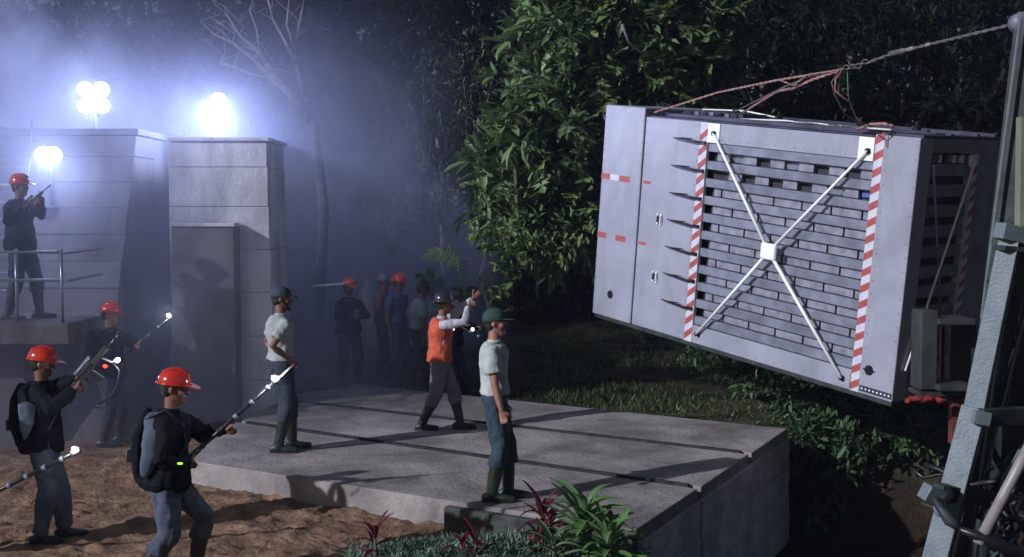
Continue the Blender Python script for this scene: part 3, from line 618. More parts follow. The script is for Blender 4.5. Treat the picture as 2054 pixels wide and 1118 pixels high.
# ------------------------------------------------------------------ people
def ik(a, c, l1, l2, pole):
    d = c - a; L = d.length
    if L > (l1 + l2) * .995: c = a + d * ((l1 + l2) * .995 / L); d = c - a; L = d.length
    x = (l1 * l1 - l2 * l2 + L * L) / (2 * L); h = math.sqrt(max(l1 * l1 - x * x, 0)); u = d / L
    p = pole - u * pole.dot(u); p.normalize()
    return a + u * x + p * h, c
def Rz(a): return Matrix.Rotation(a, 3, 'Z')
def Ry(a): return Matrix.Rotation(a, 3, 'Y')
def Rx(a): return Matrix.Rotation(a, 3, 'X')
def person(loc, rz, label, top='jacket', topm=None, trm=None, bootm=None, hat='hard', hatm=None, skin=None, h=1.78, hip=.962, lean=.03, twist=0., side=0., head=(0, 0, 0),
           feet=((.02, .12, 0, 0), (-.02, -.12, 0, 0)), hands=None, vox=.010, group=None, grips=None, boots='tall', pack=None, vestm=None, curl=(.7, .7), build=1.07, z=None, beard=False):
    """local axes: +X forward, +Y the figure's left. feet: x, y, yaw, lift. hands: wrist target, elbow pole, finger direction or None, palm normal"""
    k = h / 1.78; skin = skin or SKIN
    root = empty('person', loc, rz); root.scale = (k, k, k); setp(root, label, 'person', group)
    S0 = V((0, 0, hip)); R = Rz(twist) @ Rx(side) @ Ry(lean)
    T = lambda x, y, z_: S0 + R @ V((x, y, z_))
    L = R @ V((0, 1, 0)); bw = build
    rings = [(-.10, .10, .085), (-.04, .158, .115), (.04, .160, .115), (.13, .142, .103), (.22, .146, .105), (.33, .165, .118), (.42, .172, .115), (.475, .15, .095), (.515, .085, .068)]
    sag = lambda z_: -.012 * math.sin(max(0, z_) / .5 * PI)
    def torso(g, off, z0=-.2, z1=.6, belly=0., flare=0., n=20):
        rr = [q for q in rings if z0 <= q[0] <= z1]
        g.tube([T(sag(q[0]) + (belly if .05 < q[0] < .3 else 0), 0, q[0]) for q in rr], [((q[1] * bw + off + flare * max(0, .2 - q[0])), (q[2] * bw + off + belly + flare * max(0, .2 - q[0]))) for q in rr], n, side=L)
    # legs
    hips = [T(0, .092, -.02), T(0, -.092, -.02)]; leg = []
    for i in (0, 1):
        fx, fy, fyaw, lift = feet[i]
        fw = Rz(fyaw) @ V((1, 0, 0)); an = V((fx, fy, .095 + lift)); kn, an = ik(hips[i], an, .435, .425, fw * 1.0 + V((0, .12 if i == 0 else -.12, 0)))
        leg.append((hips[i], kn, an, fw))
    # arms
    sh = [T(0, .182 * bw, .440), T(0, -.182 * bw, .440)]; arm = []
    dflt = [((.04, .27, -.08), (-1, .5, 0), None, (0, -1, 0)), ((.04, -.27, -.08), (-1, -.5, 0), None, (0, 1, 0))]
    hands = hands or dflt
    if grips:   # world points on a bar with its direction: the palm supports it, fingers close round it
        Mi = (Matrix.Translation(root.location) @ Rz(rz).to_4x4() @ Matrix.Scale(k, 4)).inverted(); hands = list(hands); curl = (.85, .85)
        for i in (0, 1):
            if grips[i] is None: continue
            gp, ax = grips[i]; gl = Mi @ gp; al = (Mi.to_3x3() @ ax).normalized(); up_ = V((0, 0, 1)) - al * al.z; up_.normalize()
            f_ = up_.cross(al) * (1 if i == 1 else -1); up_ = (up_ * .8 + (V((1, 0, 0)) - al * al.x) * 0).normalized()
            w_ = gl - f_ * .066 - up_ * .026; Ri = R.transposed(); hands[i] = (tuple(Ri @ (w_ - S0)), hands[i][1] if hands[i] else dflt[i][1], tuple(Ri @ f_), tuple(Ri @ up_))
    for i in (0, 1):
        w, pole, fd, pn = hands[i] or dflt[i]
        el, wr = ik(sh[i], T(*w), .285, .255, (R @ V(pole)).normalized())
        f = (R @ V(fd)).normalized() if fd else (wr - el).normalized()
        pn = R @ V(pn); pn = (pn - f * pn.dot(f)); pn = pn.normalized() if pn.length > 1e-3 else f.orthogonal().normalized()
        arm.append((sh[i], el, wr, f, pn))
    # body: one continuous skin
    g = G(); torso(g, -.022)
    hc = T(.012, 0, .705); HR = R @ Rz(head[0]) @ Ry(head[1]) @ Rx(head[2]); H = lambda x, y, z_: hc + HR @ V((x, y, z_))
    g.tube([T(-.005, 0, .46), T(0, 0, .55), H(-.012, 0, -.06)], [.062, .056, .056], 12)
    g.ell(H(-.008, 0, .022), (.098, .077, .100), HR, 20, 14)
    g.tube([H(.018, 0, .01), H(.03, 0, -.05), H(.045, 0, -.098)], [(.068, .072), (.060, .058), (.036, .036)], 14, side=HR @ V((0, 1, 0)), round_ends=True)
    g.ell(H(.080, 0, -.098), (.020, .024, .016), HR, 10, 7)
    g.tube([H(.088, 0, .012), H(.108, 0, -.022), H(.112, 0, -.034)], [.009, .014, .015], 8, round_ends=True)
    g.ell(H(.078, 0, .028), (.018, .052, .012), HR, 12, 7)
    g.ell(H(.088, 0, -.066), (.014, .024, .010), HR, 10, 7)
    for s_ in (1, -1):
        g.ell(H(-.006, .080 * s_, -.008), (.018, .010, .032), HR, 8, 7); g.ell(H(.062, .042 * s_, -.028), (.028, .022, .026), HR, 8, 7)
    for (a, e, w, f, pn), cu, sgn in zip(arm, curl, (1, -1)):
        g.tube([a, a.lerp(e, .35), e, e.lerp(w, .3), w], [.050, .048, .038, .040, .026], 12)
        s2 = f.cross(pn).normalized()
        g.tube([w - f * .01, w + f * .03, w + f * .085], [(.026, .019), (.036, .016), (.040, .014)], 12, side=s2, round_ends=True)
        for j, (ln, yy) in enumerate(((.9, -.029), (1.0, -.010), (.94, .010), (.74, .029))):
            p0 = w + f * .075 + s2 * yy * sgn; d = f.copy(); pts = [w + f * .05 + s2 * yy * .9 * sgn, p0]
            for sg in (.042, .027, .022):
                d = (Matrix.Rotation(cu, 3, pn.cross(f)) @ d); d = d.normalized(); pts.append(pts[-1] + d * sg * ln)
            g.tube(pts, [.0095, .0098, .009, .0085, .0075], 8, round_ends=True)
        th = (f * .55 - s2 * sgn * .85 + pn * .25).normalized(); p0 = w + f * .018 - s2 * .018 * sgn
        p1 = p0 + th * .045; p2 = p1 + (th + pn * .5 * cu + f * .5).normalized() * .032; p3 = p2 + (f * .8 + pn * cu).normalized() * .024
        g.tube([p0, p1, p2, p3], [.015, .013, .0105, .009], 8, round_ends=True)
    for a, kn, an, fw in leg:
        g.tube([a, a.lerp(kn, .5), kn, kn.lerp(an, .35), an], [.075, .062, .048, .048, .035], 10)
    seed = random.random() * 50
    remeshed(g, 'body', skin, root, vox, 2)
    # face details
    for s_ in (1, -1):
        e = G().ell(H(.0885, .031 * s_, .004), (.009, .013, .008), HR, 10, 7).build('eye', EYE, root, True)
        G().ell(H(.0955, .031 * s_, .004), (.0035, .0055, .0055), HR, 8, 6).build('iris', HAIR, e, True)
        G().tube([H(.094, .016 * s_, .022), H(.097, .031 * s_, .027), H(.086, .05 * s_, .022)], [.003, .004, .002], 6).build('eyebrow', HAIR, root, True)
    G().ell(H(.1005, 0, -.066), (.004, .022, .006), HR, 10, 6).build('mouth', LIP, root, True)
    hg = G().ell(H(-.024, 0, .030), (.096, .084, .098), HR, 20, 12); hg.ell(H(-.045, 0, -.02), (.062, .074, .065), HR, 14, 9)
    if beard: hg.tube([H(.025, .068, -.02), H(.05, .055, -.08), H(.085, .02, -.112), H(.085, -.02, -.112), H(.05, -.055, -.08), H(.025, -.068, -.02)], [.012, .02, .022, .022, .02, .012], 8, round_ends=True)
    remeshed(hg, 'hair', HAIR, root, .012, 1, .006, 40, seed)
    # trousers
    g = G(); torso(g, .010, -.2, .05)
    ty = boots == 'tall'
    for i, (a, kn, an, fw) in enumerate(leg):
        end = kn.lerp(an, .42) if ty else an + V((0, 0, .0))
        g.tube([a + V((0, 0, .03)), a.lerp(kn, .25), a.lerp(kn, .6), kn, kn.lerp(end, .5), end], [.100, .108, .099, .090, .090, .090 if ty else .074], 14, round_ends=False)
    tr = remeshed(g, 'trousers', trm, root, max(.012, vox), 3, .020, 8, seed)
    bg_ = G().tube([T(0, 0, .035), T(0, 0, .075)], [(.172 * bw, .132 * bw)] * 2, 20, side=L); bg_.build('belt', BLACK, root, True)
    # boots
    for i, (a, kn, an, fw) in enumerate(leg):
        g = G(); lift = feet[i][3]; sol = an.z - .095
        if ty: g.tube([kn.lerp(an, .36), kn.lerp(an, .7), an, an - V((0, 0, .05))], [.074, .064, .054, .054], 14)
        else: g.tube([kn.lerp(an, .82), an, an - V((0, 0, .05))], [.052, .050, .05], 12)
        b0 = V((an.x, an.y, sol + .045))
        g.tube([b0 - fw * .055, b0 + fw * .02, b0 + fw * .11 + V((0, 0, -.006)), b0 + fw * .185 + V((0, 0, -.012))], [(.042, .045), (.045, .045), (.048, .036), (.036, .030)], 14, side=fw.cross(V((0, 0, 1))), round_ends=True)
        bt = remeshed(g, 'boot', bootm, root, max(.010, vox), 2, .004, 14, seed)
        G().prism([tuple((b0 + fw * x_ + fw.cross(V((0, 0, 1))) * y_).xy) for x_, y_ in ((-.095, -.03), (-.095, .03), (0, .043), (.12, .05), (.205, .03), (.205, -.03), (.12, -.05), (0, -.043))], sol + .0, sol + .022).build('sole', BLACK, bt)
    # upper clothes
    g = G()
    if top == 'short':
        torso(g, .016, .03, .6, .008, .05); sl, r0, r1 = .66, .070, .075
    elif top == 'jacket':
        torso(g, .036, -.14, .6, .012, .14); sl, r0, r1 = 1.55, .078, .060
    else:
        torso(g, .012, .03, .6); sl, r0, r1 = 1.93, .062, .044
    g.tube([T(-.005, 0, .47), T(-.005, 0, .53)], [(.088, .080), (.066, .064)], 14, side=L)
    for a, e, w, f, pn in arm:
        m = T(0, 0, .44)
        if sl < 1: end = a.lerp(e, sl); pts, rr = [a.lerp(m, .5), a, a.lerp(end, .5), end], [.075, r0, r0, r1]
        else: end = e.lerp(w, sl - 1); pts, rr = [a.lerp(m, .5), a, a.lerp(e, .5), e, e.lerp(end, .5), end], [.078, r0, r0 * .95, r0 * .92, (r0 + r1) / 2, r1 if sl > 1.9 else r1]
        g.tube(pts, rr, 14)
    if top == 'jacket':   # long cuffs down to the wrist
        for a, e, w, f, pn in arm: g.tube([e, w - f * .01], [.066, .048], 12)
    nm = {'short': 'shirt', 'jacket': 'jacket', 'vest': 'shirt'}[top]
    remeshed(g, nm, topm, root, max(.011, vox), 3, .020 if top != 'jacket' else .030, 7.5, seed + 3)
    cg = G().tube([T(.0, 0, .515), T(.0, 0, .548)], [(.072, .070), (.066, .066)], 16, side=L); cg.build('collar', topm, root, True)
    if top == 'vest':
        g = G(); torso(g, .030, -.05, .6, .006, .05); remeshed(g, 'vest', vestm, root, .013, 3, .014, 8, seed)
    # hat
    if hat == 'hard':
        g = G().ell(H(-.004, 0, .048), (.133, .108, .112), HR, 28, 14, clip=-.012)
        g.tube([H(-.004 + .137 * math.cos(q), .111 * math.sin(q), .038) for q in [i * PI / 12 for i in range(25)]], .007, 6)
        hh = g.build('hard_hat', hatm, root, True)
        v = G().add([H(.09, .095, .044), H(.17, .072, .030), H(.205, .03, .022), H(.205, -.03, .022), H(.17, -.072, .030), H(.09, -.095, .044), H(.09, .095, .034), H(.17, .072, .020), H(.205, .03, .013), H(.205, -.03, .013), H(.17, -.072, .020), H(.09, -.095, .034)],
                    [(5, 4, 3, 2, 1, 0), (6, 7, 8, 9, 10, 11)] + [(i, (i + 1) % 6, 6 + (i + 1) % 6, 6 + i) for i in range(6)]); v.build('peak', hatm, hh, bevel=.004)
        for y_ in (-.03, 0, .03): G().tube([H(-.004 + .131 * math.cos(q), y_, .048 + .112 * math.sin(q)) for q in [.5 + i * .22 for i in range(10)]], .006, 6).build('ridge', hatm, hh, True)
    elif hat == 'full':
        g = G().ell(H(-.004, 0, .050), (.128, .108, .120), HR, 28, 14, clip=-.012)
        g.lathe([(.05, .0), (.165, -.012), (.172, -.008), (.165, -.002), (.06, .014)], H(0, 0, .045), HR, 24)
        hh = g.build('hard_hat', hatm, root, True)
        for y_ in (-.028, .028): G().tube([H(-.004 + .128 * math.cos(q), y_, .05 + .12 * math.sin(q)) for q in [.4 + i * .24 for i in range(10)]], .006, 6).build('ridge', hatm, hh, True)
    elif hat == 'cap':
        g = G().ell(H(-.010, 0, .040), (.112, .090, .098), HR, 24, 14, clip=-.020)
        g.tube([H(-.010 + .112 * math.cos(q), .090 * math.sin(q), .028) for q in [i * PI / 12 for i in range(25)]], .006, 6)
        hh = g.build('cap', hatm, root, True)
        v = G().add([H(.078, .062, .036), H(.15, .060, .026), H(.182, .03, .020), H(.182, -.03, .020), H(.15, -.060, .026), H(.078, -.062, .036), H(.078, .062, .028), H(.15, .060, .018), H(.182, .03, .012), H(.182, -.03, .012), H(.15, -.060, .018), H(.078, -.062, .028)],
                    [(5, 4, 3, 2, 1, 0), (6, 7, 8, 9, 10, 11)] + [(i, (i + 1) % 6, 6 + (i + 1) % 6, 6 + i) for i in range(6)]); v.build('bill', hatm, hh, bevel=.003)
    if pack:
        g = G(); g.tube([T(-.20, 0, .02), T(-.215, 0, .18), T(-.21, 0, .36), T(-.19, 0, .44)], [(.11, .05), (.135, .075), (.13, .07), (.10, .05)], 16, side=L, round_ends=True)
        bk = remeshed(g, 'backpack', JACK, root, .014, 2, .012, 8, seed); 
        for s_ in (1, -1):
            G().tube([T(-.17, .09 * s_, .46), T(-.03, .115 * s_, .545), T(.12, .11 * s_, .44), T(.155, .12 * s_, .28), T(.08, .17 * s_, .12), T(-.12, .15 * s_, .08)], [(.026, .008)] * 6, 8, side=L).build('strap', BLACK, bk, True)
        G().box((-.03, -.07, 0), (.03, .07, .10), Matrix.Translation(T(-.275, .0, .10)) @ R.to_4x4()).build('pouch', BLACK, bk, bevel=.01)
        # grey-blue cape flap over the shoulder and radio pouches on the belt
        g = G(); g.tube([T(-.12, -.09, .46), T(-.10, -.19, .34), T(-.10, -.215, .18), T(-.13, -.20, .06)], [(.07, .025), (.085, .028), (.07, .028), (.035, .02)], 12, side=R @ V((1, 0, 0)), round_ends=True)
        remeshed(g, 'cape', pack, root, .013, 2, .016, 8, seed)
        for y_ in (-.16, .16, -.05): G().box((-.035, -.03, -.06), (.035, .03, .05), Matrix.Translation(T(.05 if abs(y_) > .1 else -.17, y_, .0))).build('pouch', BLACK, root, bevel=.01)
    bpy.context.view_layer.update()
    return root, T
def wp(root, p): return root.matrix_world @ p
def tool_frame(p, q):
    """matrix with +X from p to q, +Z as near up as possible"""
    x = (q - p).normalized(); y = V((0, 0, 1)).cross(x).normalized(); z = x.cross(y)
    return Matrix(((x.x, y.x, z.x, p.x), (x.y, y.y, z.y, p.y), (x.z, y.z, z.z, p.z), (0, 0, 0, 1)))
def small_light(parent_world, power, name='torch_lamp', col=(.85, .92, 1)):
    ld_ = bpy.data.lights.new(name, 'POINT'); ld_.energy = power; ld_.color = col; ld_.shadow_soft_size = .02
    o = bpy.data.objects.new(name, ld_); COL.objects.link(o); o.location = parent_world
def prod(p, q, label, lamp=True, prongs=True, r=.016, power=6):
    """long shock pole from butt p to tip q"""
    Lg = (q - p).length; t = setp(empty('shock_pole', mat=tool_frame(p, q)), label, 'shock pole')
    G().tube([(0, 0, 0), (Lg * .97, 0, 0)], r, 10).build('shaft', GUN, t, True)
    k = .3
    while k < Lg * .92:
        G().tube([(k, 0, 0), (k + .03, 0, 0)], r * 1.35, 10).build('band', PANEL2 if k > Lg * .45 else BLACK, t, True); k += .17
    G().tube([(.0, 0, 0), (.28, 0, 0)], r * 1.5, 10).build('grip', BLACK, t, True)
    G().tube([(Lg * .95, 0, 0), (Lg, 0, 0)], r * 1.6, 10).build('tip_collar', CHROME, t, True)
    if prongs:
        for y in (-.022, .022): G().tube([(Lg - .02, y, 0), (Lg + .16, y * 1.3, 0)], .005, 6).build('prong', CHROME, t, True)
    if lamp:
        m = t.matrix_world @ V((Lg - .03, -.02, .03))
        G().ell((Lg - .03, -.02, .03), (.022, .018, .018), None, 12, 8).build('tip_lamp', LAMPS, t, True); small_light(m + V((0, -.05, .04)), power)
    return t
def rifle(p, q, label, lamp=None, group=None):
    """p butt, q muzzle"""
    Lg = (q - p).length; k = Lg / .95; t = setp(empty('rifle', mat=tool_frame(p, q)), label, 'rifle')
    B = lambda lo, hi, nm, m=GUN, b_=.006: G().box(tuple(c * k for c in lo), tuple(c * k for c in hi)).build(nm, m, t, bevel=b_)
    G().prism3([(0, -.018 * k, -.10 * k), (0, -.018 * k, .035 * k), (.22 * k, -.018 * k, .03 * k), (.26 * k, -.018 * k, -.03 * k)], (0, .036 * k, 0)).build('stock', BLACK, t, bevel=.006)
    B((.24, -.022, -.035), (.50, .022, .04), 'receiver'); B((.50, -.024, -.022), (.74, .024, .028), 'handguard', BLACK)
    G().tube([(.72 * k, 0, .005), (Lg, 0, .005)], .009 * k, 8).build('barrel', GUN, t, True); G().tube([(Lg - .06, 0, .005), (Lg, 0, .005)], .014 * k, 8).build('muzzle', GUN, t, True)
    G().prism3([(.38 * k, -.014, -.03 * k), (.45 * k, -.014, -.03 * k), (.48 * k, -.014, -.19 * k), (.41 * k, -.014, -.18 * k)], (0, .028, 0)).build('magazine', GUN, t, bevel=.004)
    G().prism3([(.27 * k, -.015, -.03 * k), (.32 * k, -.015, -.03 * k), (.29 * k, -.015, -.13 * k), (.24 * k, -.015, -.12 * k)], (0, .03, 0)).build('pistol_grip', BLACK, t, bevel=.006)
    G().tube([(.28 * k, 0, .075 * k), (.34 * k, 0, .075 * k), (.46 * k, 0, .075 * k), (.52 * k, 0, .075 * k)], [.024 * k, .018 * k, .018 * k, .026 * k], 12).build('scope', PANEL2 if lamp else GUN, t, True)
    B((.34, -.008, .038), (.37, .008, .065), 'scope_mount'); B((.68, -.006, .028), (.69, .006, .07), 'front_sight')
    if lamp:
        g = G().tube([(.62 * k, 0, -.03), (.66 * k, 0, -.12), (.72 * k, 0, -.13)], .010, 6); g.build('lamp_arm', CHROME, t, True)
        G().ell((.72 * k, -.01, -.145), (.024, .024, .020), None, 12, 8).build('torch_lens', LAMPS, t, True)
        small_light(t.matrix_world @ V((.75 * k, -.05, -.16)), lamp)
        G().tube([(.66 * k, 0, -.12), (.66 * k, -.02, -.22), (.55 * k, -.05, -.30), (.40 * k, -.05, -.32), (.24 * k, -.02, -.28)], .007, 6).build('cable', BLACK, t, True)
    return t
def ground_at(px, py, z=0.): return on(px, py, z)
def held(root, T, w): return root.matrix_world @ T(*w)
GRD = 'guards with poles and rifles'
# 1 left guard with rifle
p = on(90, 1086); r1, T1 = person((p.x, p.y, 0.), .15, 'guard in red hard hat at the left edge aiming a rifle with a torch', 'jacket', JACK, TROU, BOOT, 'hard', HATR, SKIND, h=1.73, lean=.0, twist=.1, head=(-.1, .12, 0),
    feet=((.16, .10, .1, 0), (-.02, -.10, 0, 0)), hands=(((.42, .03, .36), (.1, .5, -1), (.8, -.2, .5), (0, 0, 1)), ((.22, -.10, .24), (-.3, -.8, -.8), (.8, .3, .2), (0, .3, 1))), pack=JACKL, boots='shoe', group=GRD, grips=((at(174,746,10.5), (at(240, 668, 10.45) - at(128, 800, 10.52)).normalized()), (at(150,774,10.5), (at(240, 668, 10.45) - at(128, 800, 10.52)).normalized())))
rifle(at(128, 800, 10.52), at(240, 668, 10.45), 'dark rifle held diagonally up by the left red helmeted guard, torch below', lamp=5)
# 2 front guard with long prod
p = on(335, 1172); r2, T2 = person((p.x, p.y, 0.), -.02, 'guard in glossy red hard hat and dark poncho holding the long pole in the foreground', 'jacket', JACK, TROU, BOOT, 'hard', HATR, SKIND, h=1.78, hip=.88, lean=.10, twist=.15, head=(-.1, 0, 0),
    feet=((.20, .10, 0, .02), (-.20, -.10, 0, 0)), hands=(((.50, .02, .34), (0, .5, -1), (.9, 0, .35), (0, -.4, 1)), ((.17, -.17, .04), (-.6, -1, -.6), (.9, .3, .1), (0, .2, 1))), pack=JACKL, boots='tall', group=GRD, grips=((at(455,852,9.45), (at(560, 758, 9.55) - at(345, 950, 9.35)).normalized()), (at(375,923,9.37), (at(560, 758, 9.55) - at(345, 950, 9.35)).normalized())))
prod(at(345, 950, 9.35), at(560, 758, 9.55), 'long banded shock pole with glowing tip held by the foreground guard', power=8)
gi = at(361, 930, 9.14); G().ell(gi, (.022, .012, .008), None, 10, 6).build('indicator_light', GREENL, None, True)
setp(bpy.data.objects['indicator_light'], 'tiny green indicator light at the foreground guard waist', 'indicator light')
# 3 guard behind
p = on(222, 893); r3, T3 = person((p.x, p.y, 0.), .05, 'guard in red hard hat standing in smoke between two nearer guards', 'jacket', JACK, TROUD, BOOT, 'hard', HATR, SKIND, h=1.78, lean=.02, head=(-.1, .05, 0), vox=.012,
    feet=((.08, .13, .1, 0), (-.05, -.13, 0, 0)), hands=(((.36, .05, .22), (0, .6, -1), (.8, 0, .5), (0, -.3, 1)), ((.22, -.17, .14), (-.4, -1, -.5), (.8, .3, .3), (0, .3, 1))), pack=JACK, boots='tall', group=GRD, grips=((at(277,690,14.9), (at(345, 634, 14.8) - at(205, 750, 15.0)).normalized()), (at(235,725,14.96), (at(345, 634, 14.8) - at(205, 750, 15.0)).normalized())))
prod(at(205, 750, 15.0), at(345, 634, 14.8), 'shorter shock pole with lit tip pointing up in the smoke', prongs=False, r=.014, power=6)
ri = at(211, 735, 14.9); setp(G().ell(ri, (.03, .02, .025), None, 10, 6).build('indicator_light', REDL, None, True), 'small red indicator light on the smoky guard chest', 'indicator light')
# 4 balcony guard
p = at(38, 638, 14.9); r4, T4 = person((p.x, 15.0, 1.62), -.1, 'guard in red hard hat standing on the concrete balcony with a rifle raised', 'jacket', JACK, TROUD, BOOT, 'hard', HATR, SKIND, h=1.78, lean=.0, head=(-.1, 0, 0), vox=.012,
    feet=((.16, .14, .1, 0), (-.10, -.14, 0, 0)), hands=(((.34, .02, .40), (.1, .6, -1), (.8, -.2, .5), (0, 0, 1)), ((.16, -.10, .36), (-.3, -1, -.8), (.8, .3, .3), (0, .3, 1))), boots='tall', group=GRD, grips=((at(72,397,14.8), (at(102, 372, 14.75) - at(30, 432, 14.85)).normalized()), (at(48,416,14.83), (at(102, 372, 14.75) - at(30, 432, 14.85)).normalized())))
rifle(at(30, 432, 14.85), at(102, 372, 14.75), 'dark rifle raised by the guard on the balcony')
# holder of the pole that enters the frame at the left edge
p = V((-5.0, 10.12, 0)); r5, T5 = person(p, .25, 'guard in red hard hat outside the left edge holding the low pole', 'jacket', JACK, TROUD, BOOT, 'hard', HATR, SKIND, lean=.05, vox=.014,
    feet=((.12, .13, 0, 0), (-.1, -.13, 0, 0)), hands=(((.33, .0, -.02), (0, .6, -1), (.9, 0, .2), (0, 0, 1)), ((.18, -.20, -.06), (-.6, -1, -.4), (.9, 0, .2), (0, 0, 1))), group=GRD, grips=((at(-70,1018,9.95), (at(160, 903, 9.9) - at(-150, 1058, 9.98)).normalized()), (at(-128,1047,9.97), (at(160, 903, 9.9) - at(-150, 1058, 9.98)).normalized())))
prod(at(-150, 1058, 9.98), at(160, 903, 9.9), 'low shock pole with lit tip reaching in from the left edge', prongs=False, r=.018, power=5)
# 6 man with hands on hips
CAPN = material('navy_cap', (.03, .045, .07), .8, var=.2, scale=20); SHIRTG = material('soft_grey_shirt', (.36, .39, .37), .85, var=.10, scale=9, bump=.55, bscale=16, stain=.16, sscale=7)
p = on(566, 905, .25); r6, T6 = person((p.x, p.y, .25), .12, 'bearded man in cap and pale shirt with hand on hip on the platform', 'short', SHIRTG, TROUD, BOOTG, 'cap', CAPN, SKIND, h=1.86, lean=.0, twist=.35, head=(-.35, .05, 0), vox=.011, beard=True,
    feet=((.10, .11, .2, 0), (-.03, -.09, -.1, 0)), hands=(((.02, .17, .03), (-.5, 1, 0), (.3, -.6, -.6), (0, -1, 0)), ((.03, -.19, .07), (-1, -.35, -.1), (.6, .3, -.6), (0, 1, 0))), curl=(.3, .3), build=1.05)
# 7 far helmet man
p = on(700, 772); r7, T7 = person((p.x, p.y, 0), -.8, 'man in orange hard hat and dark overalls holding his chest in the smoke', 'jacket', JACK, TROUD, BOOT, 'hard', HATO, SKIND, h=1.78, lean=0, vox=.014,
    feet=((.05, .16, .2, 0), (0, -.16, -.2, 0)), hands=(((.20, .06, .26), (0, 1, -.8), (.2, -.6, .6), (-1, 0, 0)), ((.20, -.02, .18), (0, -1, -.8), (.2, .6, .5), (-1, 0, 0))))
# 8 orange helmet man, 9 red-brown shirt man behind, 10 pale green shirt man
p = on(797, 764); r8, T8 = person((p.x, p.y, gz(p.x, p.y)), -.5, 'man in orange hard hat and blue shirt beside the pale green shirt', 'short', BLUEV, TROU, BOOT, 'hard', HATO, SKIND, h=1.84, lean=.04, vox=.014, head=(0, .1, 0), feet=((.1, .13, 0, 0), (-.05, -.12, 0, 0)))
p = on(776, 758); r9, T9 = person((p.x - .05, p.y, gz(p.x, p.y)), -.2, 'man in grey cap and red brown shirt half hidden in smoke', 'vest', BROWNS, TROUD, BOOT, 'cap', CAPK, SKIND, h=1.84, lean=0, vox=.014, feet=((.05, .12, 0, 0), (-.05, -.12, 0, 0)), vestm=BROWNS)
p = on(838, 783); r10, T10 = person((p.x, p.y, 0), .1, 'dark haired man in pale green shirt and teal trousers leaning forward', 'short', SHIRTD, TEAL, BOOT, 'cap', HAIR, SKIND, h=1.80, lean=.12, vox=.014, twist=.3, head=(-.1, .1, 0), feet=((.15, .14, 0, 0), (-.15, -.12, 0, 0)),
    hands=(None, ((.02, -.25, -.10), (-1, -.5, 0), None, (0, 1, 0))))
# 11 man in orange vest pointing
p = on(882, 862, .25); r11, T11 = person((p.x, p.y, .25), -.05, 'man in orange vest striding with both arms raised towards the cage', 'vest', SHIRTW, GREYT, BOOT, 'full', HATK, SKIND, h=1.72, hip=.93, lean=.07, twist=.15, head=(0, -.1, 0), vestm=ORANGE,
    feet=((.26, .05, 0, 0), (-.22, -.06, 0, .0)), hands=(((.46, .06, .86), (.2, .6, -1), (.7, .1, .7), (0, -1, .2)), ((.32, -.10, .70), (.5, -.8, -.7), (.8, .1, .45), (0, 1, 0))), curl=(.35, .9))
# 12 dark guard behind the vest man
p = on(905, 806); r12, T12 = person((p.x, p.y, 0), -.3, 'guard in dark hard hat and dark clothes behind the orange vest man', 'jacket', JACK, TROUD, BOOT, 'full', HATK, SKIND, h=1.74, lean=.08, vox=.014, feet=((.2, .13, 0, 0), (-.12, -.13, 0, 0)),
    hands=(((.40, .05, .28), (0, .6, -1), None, (0, 0, 1)), ((.25, -.1, .28), (-.2, -1, -.6), None, (0, 0, 1))), group=GRD)
rifle(at(880, 598, 17.7), at(962, 636, 17.3), 'dark rifle pointing right above the vest man shoulder')
pr = prod(at(896, 640, 17.6), at(962, 676, 17.2), 'short dark pole with two small lights held behind the orange vest man', lamp=False, prongs=False, r=.014)
for q in ((908, 660), (948, 661)):
    m = pr.matrix_world.inverted() @ at(*q, 17.25); G().ell(m, (.026, .026, .026), None, 10, 7).build('small_lamp', material('dim_lamp_glass', (.9, .9, .9), .3, emit=(.95, .95, .8), estr=4), pr, True)
# 13 man in green cap, nearest
p = on(993, 1002, .25); r13, T13 = person((p.x, p.y, .25), -.08, 'man in green cap and pale short sleeved shirt watching from the platform front', 'short', SHIRT, TEAL, BOOTG, 'cap', CAPG, SKIN, h=1.80, lean=-.01, head=(-.05, -.05, 0), vox=.009,
    feet=((.12, .07, .1, 0), (-.02, -.10, -.05, 0)), hands=(((.05, .26, -.10), (-1, .5, 0), None, (0, -1, 0)), ((.09, -.24, -.13), (-1, -.35, 0), None, (0, 1, 0))), curl=(.6, .7), build=.98)
# plank carried at the far group
a, q = at(628, 576, 20.6), at(694, 570, 20.1); tm = tool_frame(a, q)
pk = setp(empty('wooden_pole', mat=tm), 'pale horizontal stick in the smoke beside the orange hard hat', 'pole'); G().tube([(0, 0, 0), ((q - a).length, 0, 0)], [.035, .028], 8).build('shaft', material('pale_wood', (.45, .40, .36), .7), pk, True)
# ------------------------------------------------------------------ vegetation
def blob_points(blobs, dens, shell=.45, zs_=1.0, dy=1.0):
    """blobs: (px,py,radius px,Y) -> positions and outward directions on leafy clumps"""
    P = []; O = []
    for px, py, rp, Yd in blobs:
        c = np.array(at(px, py, Yd)); r = rp * Yd / F
        m = max(6, int(dens * (r * r) * 12)); d = unit(m); rad = r * (shell + (1 - shell) * rng.random(m) ** .5) * (1 + .22 * np.sin(d[:, 0] * 7 + px) * np.cos(d[:, 2] * 6 + py))
        P.append(c + d * rad[:, None] * np.array([1, dy, zs_])); O.append(d)
    return np.concatenate(P), np.concatenate(O)
def crown(name, blobs, dens, k, size, width, mt, parent, **kw):
    P, O = blob_points(blobs, dens, kw.pop('shell', .45), kw.pop('zs_', 1.), kw.pop('dy', 1.))
    v, f = rosettes(P, O, k, size, width, **kw)
    o = npmesh(name, v - np.array(parent.location), f, mt, parent)
    return o, P, O
